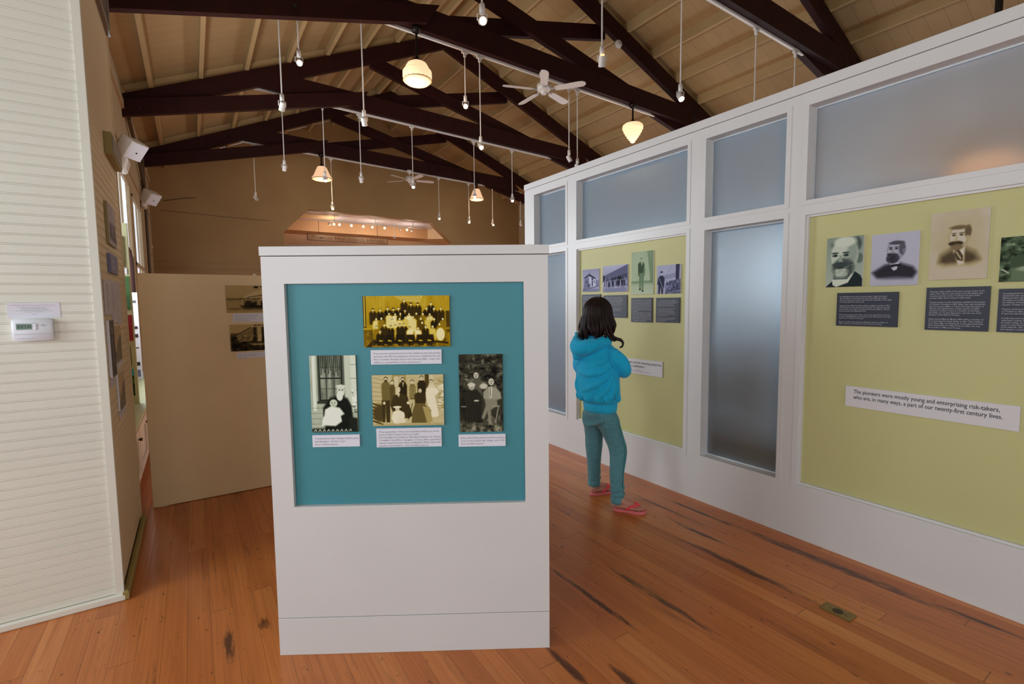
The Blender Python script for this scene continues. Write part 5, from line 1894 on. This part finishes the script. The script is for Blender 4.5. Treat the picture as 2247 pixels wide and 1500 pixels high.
# ================================================================== BRASS FLOOR OUTLET
t = thing('floor_outlet', (2.450, 1.005, 0), 'brass floor outlet plate set in the wooden floor at lower right', 'outlet')
link('plate', MB().box(2.412, 2.488, .940, 1.070, 0.0, .0045, .0035), 'brass', t)
link('screw_cap', MB().lathe([(0, .0066), (.019, .0066), (.0215, .0058), (.022, .0044)][::-1], (2.450, 1.005, 0), (0, 0, 1), 32), 'brassdark', t)
for dy in (-.031, .031):
    link('slot', MB().box(2.4485, 2.4515, 1.005 + dy - .005, 1.005 + dy + .005, .0044, .0052), 'black', t)
link('screwdriver_slot', MB().box(2.438, 2.462, 1.0035, 1.0065, .0064, .0070), 'black', t)

# ================================================================== THE GIRL LOOKING AT THE PANEL
GC = Vector((2.386, 2.563, 0))
GF = Vector((.98, .17, 0)).normalized()
GR_ = Vector((GF.y, -GF.x, 0))


def G(f, r, z):
    return GC + GF * f + GR_ * r + Vector((0, 0, z))


def chain(mb, pts, rad, seg=14):
    P = [G(*q) for q in pts]
    mb.tube(P, rad, seg)
    for q, r in zip(P, rad):
        mb.ell(q, r, r, r, seg, 8)
    return mb


def spline(pts, n):
    """Catmull-Rom through tuples"""
    out = []
    P = [pts[0]] + list(pts) + [pts[-1]]
    for i in range(1, len(P) - 2):
        for k in range(n):
            t = k / n
            out.append(tuple(.5 * ((2 * b) + (-a + c) * t + (2 * a - 5 * b + 4 * c - d) * t * t + (-a + 3 * b - 3 * c + d) * t ** 3)
                             for a, b, c, d in zip(P[i - 1], P[i], P[i + 1], P[i + 2])))
    out.append(tuple(pts[-1]))
    return out


def rings(mb, table, seg=36):
    """closed loft: table rows (z, cf, cr, rf, rr)"""
    o = len(mb.v)
    for z, cf, cr, rf, rr_ in table:
        for k in range(seg):
            w = 2 * PI * k / seg
            mb.v.append(tuple(G(cf + rf * math.cos(w), cr + rr_ * math.sin(w), z)))
    for i in range(len(table) - 1):
        for k in range(seg):
            j = (k + 1) % seg
            mb.f.append((o + i * seg + k, o + i * seg + j, o + (i + 1) * seg + j, o + (i + 1) * seg + k))
    mb.f.append(tuple(o + k for k in range(seg - 1, -1, -1)))
    e = o + (len(table) - 1) * seg
    mb.f.append(tuple(e + k for k in range(seg)))
    return mb


def organic(name, mb, mat, parent, voxel=.006, it=6):
    me = bpy.data.meshes.new('tmp')
    me.from_pydata(mb.v, [], mb.f)
    ob = bpy.data.objects.new('tmp', me)
    COL.objects.link(ob)
    md = ob.modifiers.new('r', 'REMESH')
    md.mode = 'VOXEL'
    md.voxel_size = voxel
    sm = ob.modifiers.new('s', 'SMOOTH')
    sm.factor = .5
    sm.iterations = it
    out = bpy.data.meshes.new_from_object(ob.evaluated_get(bpy.context.evaluated_depsgraph_get()))
    n = MB()
    n.v = [tuple(v.co) for v in out.vertices]
    n.f = [tuple(p.vertices) for p in out.polygons]
    bpy.data.objects.remove(ob)
    bpy.data.meshes.remove(out)
    bpy.data.meshes.remove(me)
    return link(name, n, mat, parent, True)


girl = thing('person', G(0, 0, 0), 'girl with dark wavy hair in turquoise hoodie, heather joggers and pink flip flops', 'person')
FEET = [  # heel and toe tip on the floor, side sign (+1: big toe on the left of the foot's axis)
    ((-.005, .150), (.105, .345), 1), ((.090, -.125), (.300, -.045), -1)]
SOLE = .020

bd = MB()
# head, face, neck
hc = (.012, 0, 1.368)
bd.ell(G(*hc), .088, .076, .100, 24, 16, Matrix(((GF.x, GR_.x, 0), (GF.y, GR_.y, 0), (0, 0, 1))))
bd.ell(G(.035, 0, 1.325), .062, .056, .060, 18, 12)
bd.ell(G(.068, 0, 1.292), .022, .026, .018, 12, 8)
chain(bd, [(.088, 0, 1.372), (.103, 0, 1.345), (.100, 0, 1.338)], [.009, .011, .012], 10)
bd.ell(G(.090, 0, 1.314), .010, .020, .006, 12, 6)
bd.ell(G(.088, 0, 1.306), .010, .017, .006, 12, 6)
for s in (-1, 1):
    bd.ell(G(.0, s * .078, 1.352), .018, .008, .027, 10, 8)
chain(bd, [(-.01, 0, 1.30), (-.015, 0, 1.20), (-.01, 0, 1.14)], [.046, .045, .060])
# trunk
rings(bd, [(.58, .012, .012, .05, .08), (.66, .012, .014, .08, .10), (.74, .012, .012, .08, .10), (.86, 0, 0, .075, .105), (1.0, 0, 0, .082, .125), (1.10, 0, 0, .075, .135), (1.15, 0, 0, .05, .10)], 28)
# arms folded in front, hands
ARM = {1: [(0, .126, 1.085), (.03, .175, 1.04), (.055, .190, .985), (.14, .125, .955), (.205, .035, .958)],
       -1: [(0, -.130, 1.090), (.03, -.175, 1.04), (.05, -.192, .965), (.13, -.12, .925), (.185, -.035, .925)]}
for s in (1, -1):
    chain(bd, ARM[s], [.044, .036, .031, .028, .021])
    w = Vector(ARM[s][-1])
    d = Vector((.02, -s, -.05)).normalized()
    # palm
    pc = w + d * .042
    chain(bd, [tuple(w), tuple(w + d * .03), tuple(w + d * .062)], [.020, .022, .019], 12)
    chain(bd, [tuple(w + d * .02 + Vector((0, 0, .014))), tuple(w + d * .062 + Vector((0, 0, .018)))], [.014, .013], 10)
    chain(bd, [tuple(w + d * .02 - Vector((0, 0, .014))), tuple(w + d * .058 - Vector((0, 0, .018)))], [.014, .013], 10)
    for k, (dz, L) in enumerate(((.024, .050), (.009, .056), (-.007, .052), (-.022, .042))):
        a = w + d * .064 + Vector((.0, 0, dz))
        b = a + d * L * .45 + Vector((-.004, 0, -.002))
        c = b + d * L * .33 + Vector((-.016, 0, -.004))
        e = c + d * L * .15 + Vector((-.016, 0, -.003))
        chain(bd, [tuple(a), tuple(b), tuple(c), tuple(e)], [.0085, .0078, .0070, .0060], 10)
    th = w + d * .018 + Vector((-.004, 0, .020))
    chain(bd, [tuple(th), tuple(th + d * .026 + Vector((-.006, 0, .020))), tuple(th + d * .050 + Vector((-.010, 0, .024)))], [.0110, .0090, .0072], 10)
# legs
LEG = {1: [(.012, .072, .64), (.05, .10, .52), (.075, .128, .400), (.030, .150, .25), (.012, .168, .105)],
       -1: [(.012, -.044, .64), (.050, -.066, .52), (.070, -.082, .400), (.095, -.100, .25), (.112, -.112, .105)]}
for s in (1, -1):
    chain(bd, LEG[s], [.075, .060, .046, .042, .029])
for (h, tp, sg), s in zip(FEET, (1, -1)):
    H, T = Vector((h[0], h[1], 0)), Vector((tp[0], tp[1], 0))
    ax = (T - H).normalized()
    lat = Vector((ax.y, -ax.x, 0)) * 1.0           # towards the foot's own right
    L = (T - H).length
    up = Vector((0, 0, 1))
    ank = Vector(LEG[s][-1])
    hl = H + ax * .030
    chain(bd, [tuple(ank), tuple(H + ax * .055 + up * (SOLE + .050)), tuple(hl + up * (SOLE + .027))], [.029, .031, .026])
    chain(bd, [tuple(H + ax * .055 + up * (SOLE + .048)), tuple(H + ax * .11 + up * (SOLE + .034)), tuple(H + ax * .155 + up * (SOLE + .018))], [.028, .024, .016])
    inn = lat * (1 if s == 1 else -1)               # towards the big toe
    chain(bd, [tuple(hl + up * (SOLE + .02)), tuple(H + ax * .10 - inn * .014 + up * (SOLE + .016)), tuple(H + ax * .150 - inn * .022 + up * (SOLE + .012))], [.024, .018, .012])
    chain(bd, [tuple(hl + up * (SOLE + .02)), tuple(H + ax * .10 + inn * .012 + up * (SOLE + .020)), tuple(H + ax * .158 + inn * .020 + up * (SOLE + .014))], [.024, .021, .015])
    chain(bd, [tuple(H + ax * .148 + up * (SOLE + .013)), tuple(H + ax * .158 + up * (SOLE + .012))], [.015, .012])
    for k, (o, l0, l1, r0) in enumerate(((.030, .176, .206, .0098), (.0100, .178, .204, .0068), (-.0055, .174, .198, .0064), (-.0200, .166, .188, .0060), (-.0335, .156, .175, .0058))):
        q = H + inn * o
        b0 = H + inn * (o * .75) + ax * (l0 - .030)
        chain(bd, [tuple(b0 + up * (SOLE + .014)), tuple(q + ax * l0 + up * (SOLE + .0145)), tuple(q + ax * (l0 * .35 + l1 * .65) + up * (SOLE + .011)), tuple(q + ax * l1 + up * (SOLE + .0065))], [r0, r0, r0 * .95, r0 * .92], 10)
organic('body', bd, 'skin', girl, .0030, 2)
for s in (-1, 1):
    e = link('eye', MB().ell(G(.083, s * .030, 1.366), .011, .011, .009, 12, 8), 'plastic', girl, True)
    link('iris', MB().ell(G(.092, s * .031, 1.366), .004, .005, .005, 10, 6), 'brown', e, True)

# joggers
pt = MB()
rings(pt, [(.60, .012, .012, .07, .095), (.66, .012, .014, .098, .116), (.74, .014, .014, .094, .112)], 28)
for s in (1, -1):
    P = spline(LEG[s][:-1] + [(LEG[s][-1][0], LEG[s][-1][1], .115)], 5)
    R0 = [.088, .083, .079, .075, .072, .070, .068, .066, .065, .065, .064, .061, .058, .055, .053, .051, .049, .048, .046, .044, .042]
    R0 = [R0[min(i, len(R0) - 1)] for i in range(len(P))]
    R0[0:3] = [.080, .082, .082]
    chain(pt, P, R0, 16)
    a = LEG[s][-1]
    zb = .062 if s == 1 else .085
    for k, (dz, rr_) in enumerate(((.17, .054), (.145, .048), (.125, .055), (.105, .047))):
        c = G(a[0] + .004 * (-1) ** k, a[1], a[2] + dz - .105 + (0 if s == 1 else .02) + .0)
        pt.ell(c, rr_, rr_, .016, 18, 8, Matrix.Rotation(.25 * (-1) ** k, 3, 'X'))
    chain(pt, [(a[0], a[1], .145 + zb - .062), (a[0], a[1], zb + .045)], [.043, .036], 18)
    # creases behind the knee and at the seat
for q in (((-.05, .09, .60), (-.01, .13, .585), (.04, .148, .60)), ((-.06, -.04, .58), (-.06, .03, .60), (-.08, .10, .63)), ((.03, .165, .40), (.07, .175, .385)), ((-.005, .165, .20), (.02, .185, .215))):
    chain(pt, q, [.014] * len(q), 8)
pants = organic('jogger_pants', pt, 'pants', girl, .0055, 7)
sp = spline([(.005, .142, .68), (.045, .172, .56), (.070, .193, .42), (.030, .208, .27), (.012, .216, .15)], 6)
link('side_seam', MB().tube([G(*q) for q in sp], .0028, 6), 'seam', pants, True)
for s in (1, -1):
    a = LEG[s][-1]
    zb = .052 if s == 1 else .075
    link('leg_cuff', MB().lathe([(.030, .004), (.038, -.002), (.0455, .002), (.047, .018), (.0465, .045), (.040, .056)], G(a[0], a[1], zb), (0, 0, 1), 30, lambda w, h: 1 + .018 * math.sin(w * 26)), 'pants', pants, True)

# hooded sweatshirt
TB = [(.715, .015, .015, .098, .120), (.745, .015, .015, .104, .128), (.762, .012, .012, .124, .146), (.80, .006, .008, .136, .160), (.87, .002, .004, .134, .164), (.95, 0, 0, .128, .164), (1.03, -.002, 0, .124, .165), (1.09, -.004, 0, .114, .160), (1.13, -.006, 0, .098, .142), (1.16, -.008, 0, .078, .112), (1.185, -.008, 0, .062, .078)]


def surf(ang, z, off=0.0):
    for i in range(len(TB) - 1):
        if TB[i][0] <= z <= TB[i + 1][0]:
            t = (z - TB[i][0]) / (TB[i + 1][0] - TB[i][0])
            q = [a + (b - a) * t for a, b in zip(TB[i], TB[i + 1])]
            w = math.radians(ang)
            return (q[1] + (q[3] + off) * math.cos(w), q[2] + (q[4] + off) * math.sin(w), z)
    return (0, 0, z)


jk = MB()
rings(jk, TB, 44)
for s in (1, -1):
    P = spline(ARM[s], 5)
    n = len(P)
    R0 = []
    for i in range(n):
        t = i / (n - 1)
        R0.append(np.interp(t, [0, .25, .5, .62, .9, 1.0], [.058, .054, .048, .044, .041, .038]))
    chain(jk, P, [float(q) for q in R0], 18)
    e = ARM[s][2]
    for k in range(3):
        jk.ell(G(e[0] + .01 + .016 * k, e[1] - s * .012 * k, e[2] + .035 - .018 * k), .030, .030, .012, 12, 8, Matrix.Rotation(.7, 3, 'X'))
FOLD = [((112, 1.02), (140, .975), (175, .955), (205, .965)), ((110, .99), (130, .93), (160, .875), (195, .835)), ((104, .96), (118, .89), (140, .82), (160, .775)), ((100, .94), (106, .86), (112, .79)),
        ((96, .93), (94, .86), (90, .79)), ((215, .93), (220, .86), (205, .80)), ((180, .79), (186, .765)), ((150, .80), (154, .768)), ((128, .80), (130, .768)), ((205, .80), (208, .768)), ((235, .80), (236, .768)), ((80, .80), (80, .768)),
        ((200, 1.05), (240, 1.0)), ((125, 1.06), (150, 1.03))]
for fl in FOLD:
    n = len(fl)
    P = spline([surf(a, z, .000) for a, z in fl], 4)
    R0 = [.006 + .013 * math.sin(PI * (i + .5) / len(P)) for i in range(len(P))]
    chain(jk, P, R0, 8)
jacket = organic('hooded_sweatshirt', jk, 'jacket', girl, .0055, 6)
# hood lying on the back and left shoulder
hd = MB()
hp = spline([(.075, -.050, 1.165), (.035, -.095, 1.185), (-.035, -.120, 1.180), (-.100, -.105, 1.150), (-.135, -.055, 1.125), (-.130, .010, 1.140), (-.090, .065, 1.165), (-.020, .085, 1.185), (.05, .055, 1.175)], 5)
chain(hd, hp, [.030 + .020 * math.sin(PI * i / (len(hp) - 1)) for i in range(len(hp))], 14)
hp2 = spline([(-.02, -.115, 1.200), (-.075, -.120, 1.200), (-.125, -.085, 1.175), (-.140, -.035, 1.160), (-.12, .02, 1.175), (-.08, .05, 1.19)], 5)
chain(hd, hp2, [.020 + .012 * math.sin(PI * i / (len(hp2) - 1)) for i in range(len(hp2))], 12)
hd.ell(G(-.120, -.050, 1.115), .052, .062, .044, 18, 12)
chain(hd, [(-.07, -.02, 1.155), (-.120, -.050, 1.105), (-.142, -.070, 1.078)], [.050, .044, .030], 14)
hd.ell(G(-.055, .0, 1.195), .050, .062, .034, 18, 12)
chain(hd, [(-.02, -.105, 1.175), (-.045, -.135, 1.205), (-.055, -.150, 1.232)], [.034, .022, .010], 12)
hd.ell(G(-.110, -.100, 1.150), .045, .045, .045, 16, 10)
chain(hd, [(-.055, -.150, 1.150), (-.105, -.135, 1.120), (-.150, -.085, 1.085)], [.012, .016, .012], 10)
chain(hd, [(-.160, -.010, 1.13), (-.150, .04, 1.115), (-.12, .075, 1.14)], [.010, .014, .010], 10)
organic('hood', hd, 'jacket', jacket, .0055, 5)
hb = MB()
rings(hb, [(.680, .015, .015, .092, .114), (.684, .015, .015, .100, .122), (.70, .015, .015, .103, .126), (.74, .015, .015, .106, .130), (.748, .015, .015, .100, .124)], 72)
link('waistband', hb, 'rib', jacket, True)
for s in (1, -1):
    w, v = Vector(ARM[s][-1]), Vector(ARM[s][-2])
    d = (w - v).normalized()
    dw = GF * d.x + GR_ * d.y + Vector((0, 0, d.z))
    link('cuff', MB().lathe([(.028, -.005), (.036, 0), (.037, .02), (.034, .045), (.024, .048)], G(*tuple(w - d * .035)), dw, 26, lambda q, h: 1 + .02 * math.sin(q * 22)), 'rib', jacket, True)
pk = [surf(108, .785, .004), surf(106, .83, .004), surf(104, .90, .004), surf(98, .90, .004), surf(100, .83, .004), surf(102, .785, .004), surf(108, .785, .004)]
link('pocket_seam', MB().tube([G(*q) for q in pk], .0016, 6), 'teal', jacket)
sm = spline([(.0, .10, 1.172), (-.035, .125, 1.145), (-.062, .145, 1.10), (-.058, .160, 1.05), (-.03, .172, 1.005)], 5)
link('armhole_seam', MB().tube([G(*q) for q in sm], .0022, 6), 'rib', jacket, True)

# wavy bobbed hair: a scalp mass and many locks
hr = MB()
rings(hr, [(1.215, -.035, 0, .045, .060), (1.235, -.035, 0, .062, .085), (1.28, -.030, 0, .070, .098), (1.33, -.018, 0, .085, .098), (1.38, -.010, 0, .095, .094), (1.42, -.004, 0, .093, .088), (1.45, .0, 0, .078, .074), (1.472, .0, 0, .052, .050), (1.484, .0, 0, .02, .02)], 40)
hr2 = MB()
hr2.v, hr2.f = list(hr.v), list(hr.f)
R2 = random.Random(5)
hair = organic('hair', hr2, 'hair', girl, .006, 4)
lk = MB()
NL = 22
clus = [(R2.random() * 6.28, .012 + .018 * R2.random(), R2.random(), 3.6 + 2.2 * R2.random()) for _ in range(NL + 1)]
for i in range(900):
    q01 = (i + R2.random()) / 900
    w = math.radians(60 + 240 * q01)      # leaves the face free
    ci = int(q01 * NL)
    tin = q01 * NL - ci - .5
    ph, cam_, cl, fr = clus[ci]
    lay = R2.random()
    a0 = .010 * lay + .003 * (1 - 4 * tin * tin)
    w2 = w - math.radians(240 / NL) * tin * .55         # ends gather into the lock
    zend = 1.188 + .030 * cl + .022 * R2.random() + .05 * tin * tin
    pts = []
    nst = 15
    start = R2.random() * .22
    for k in range(nst):
        t = start + (1 - start) * k / (nst - 1)
        if t < .55:
            e = t / .55 * 1.62
            f = .002 + (.093 + a0) * math.sin(e) * math.cos(w)
            r = (.090 + a0) * math.sin(e) * math.sin(w)
            z = 1.378 + (.104 + a0 * .6) * math.cos(e)
        else:
            u = (t - .55) / .45
            ww = w + (w2 - w) * u * u
            bul = 1 + .20 * math.sin(u * 2.3) - .16 * u ** 4
            f = .002 + (.093 + a0) * math.cos(ww) * bul - .012 * u
            r = (.090 + a0) * math.sin(ww) * (bul + .05 * u)
            z = 1.373 - (1.373 - zend) * u
            amp = cam_ * (u ** 1.4)
            f += amp * math.sin(ph + u * fr) * .8
            r += amp * math.cos(ph + u * fr)
        pts.append(G(f, r, z))
    rad = [.0018 + .0026 * math.sin(PI * min(1, .12 + .80 * k / (nst - 1))) for k in range(nst)]
    rad[-1] = .0008
    lk.tube(pts, rad, 5)
# the loose curl flicking out at the right shoulder, and smaller ones
for q, rr_ in (([(-.02, .105, 1.30), (-.015, .120, 1.255), (.005, .128, 1.215), (.030, .142, 1.200), (.050, .160, 1.192), (.060, .172, 1.172), (.054, .172, 1.150), (.040, .160, 1.142)], .014),
               ([(-.04, .10, 1.29), (-.04, .118, 1.24), (-.02, .130, 1.205), (.005, .142, 1.19), (.02, .15, 1.20)], .009),
               ([(-.08, .05, 1.29), (-.10, .058, 1.24), (-.105, .070, 1.20), (-.09, .082, 1.185)], .009),
               ([(-.09, -.02, 1.29), (-.105, -.02, 1.24), (-.112, -.012, 1.20), (-.10, .0, 1.186)], .009),
               ([(-.07, -.07, 1.29), (-.085, -.085, 1.25), (-.09, -.095, 1.215), (-.075, -.10, 1.20)], .009)):
    P = [G(*p_) for p_ in spline(q, 4)]
    n = len(P)
    lk.tube(P, [rr_ * (1 - .75 * (i / (n - 1)) ** 2) for i in range(n)], 8)
    P = [p_ + Vector((.004, .004, -.006)) for p_ in P]
    lk.tube(P, [rr_ * .7 * (1 - .8 * (i / (n - 1)) ** 2) for i in range(n)], 8)
link('locks', lk, 'hair', hair, True)

# flip flops
for (h, tp, sg), s in zip(FEET, (1, -1)):
    H, T = Vector((h[0], h[1], 0)), Vector((tp[0], tp[1], 0))
    ax = (T - H).normalized()
    lat = Vector((ax.y, -ax.x, 0))
    inner = 1 if s == 1 else -1
    half = [(-.006, .0), (0, .018), (.012, .029), (.04, .034), (.08, .030), (.12, .035), (.155, .044), (.185, .044), (.205, .034), (.218, .018), (.222, 0)]
    out = [(l, w) for l, w in half] + [(l, -w) for l, w in half[-2:0:-1]]
    mb = MB()
    o = len(mb.v)
    for z, k in ((.0, .96), (.003, 1.0), (.014, 1.0), (.019, .97)):
        for l, w in out:
            q = H + ax * (.108 + (l - .108) * k) + lat * (w * k + inner * .002)
            mb.v.append(tuple(G(q.x, q.y, z)))
    n = len(out)
    for i in range(3):
        for k in range(n):
            j = (k + 1) % n
            mb.f.append((o + i * n + k, o + i * n + j, o + (i + 1) * n + j, o + (i + 1) * n + k))
    mb.f.append(tuple(o + k for k in range(n - 1, -1, -1)))
    mb.f.append(tuple(o + 3 * n + k for k in range(n)))
    ff = autosmooth(link('flip_flop', mb, 'pink', girl), 50)
    toe = H + ax * .172 + lat * inner * .0195
    st = MB()
    for sd in (-1, 1):
        P = spline([tuple(toe + Vector((0, 0, SOLE + .012))), tuple(toe + Vector((0, 0, SOLE + .026))), tuple(H + ax * .150 + lat * sd * .022 + Vector((0, 0, SOLE + .036))),
                    tuple(H + ax * .112 + lat * sd * .034 + Vector((0, 0, SOLE + .024))), tuple(H + ax * .085 + lat * sd * .034 + Vector((0, 0, SOLE + .000)))], 5)
        st.tube([G(*q) for q in P], [.0042 + .0042 * math.sin(PI * min(1, i / (len(P) - 1) * .9)) for i in range(len(P))], 8)
    link('strap', st, 'coral', ff, True)
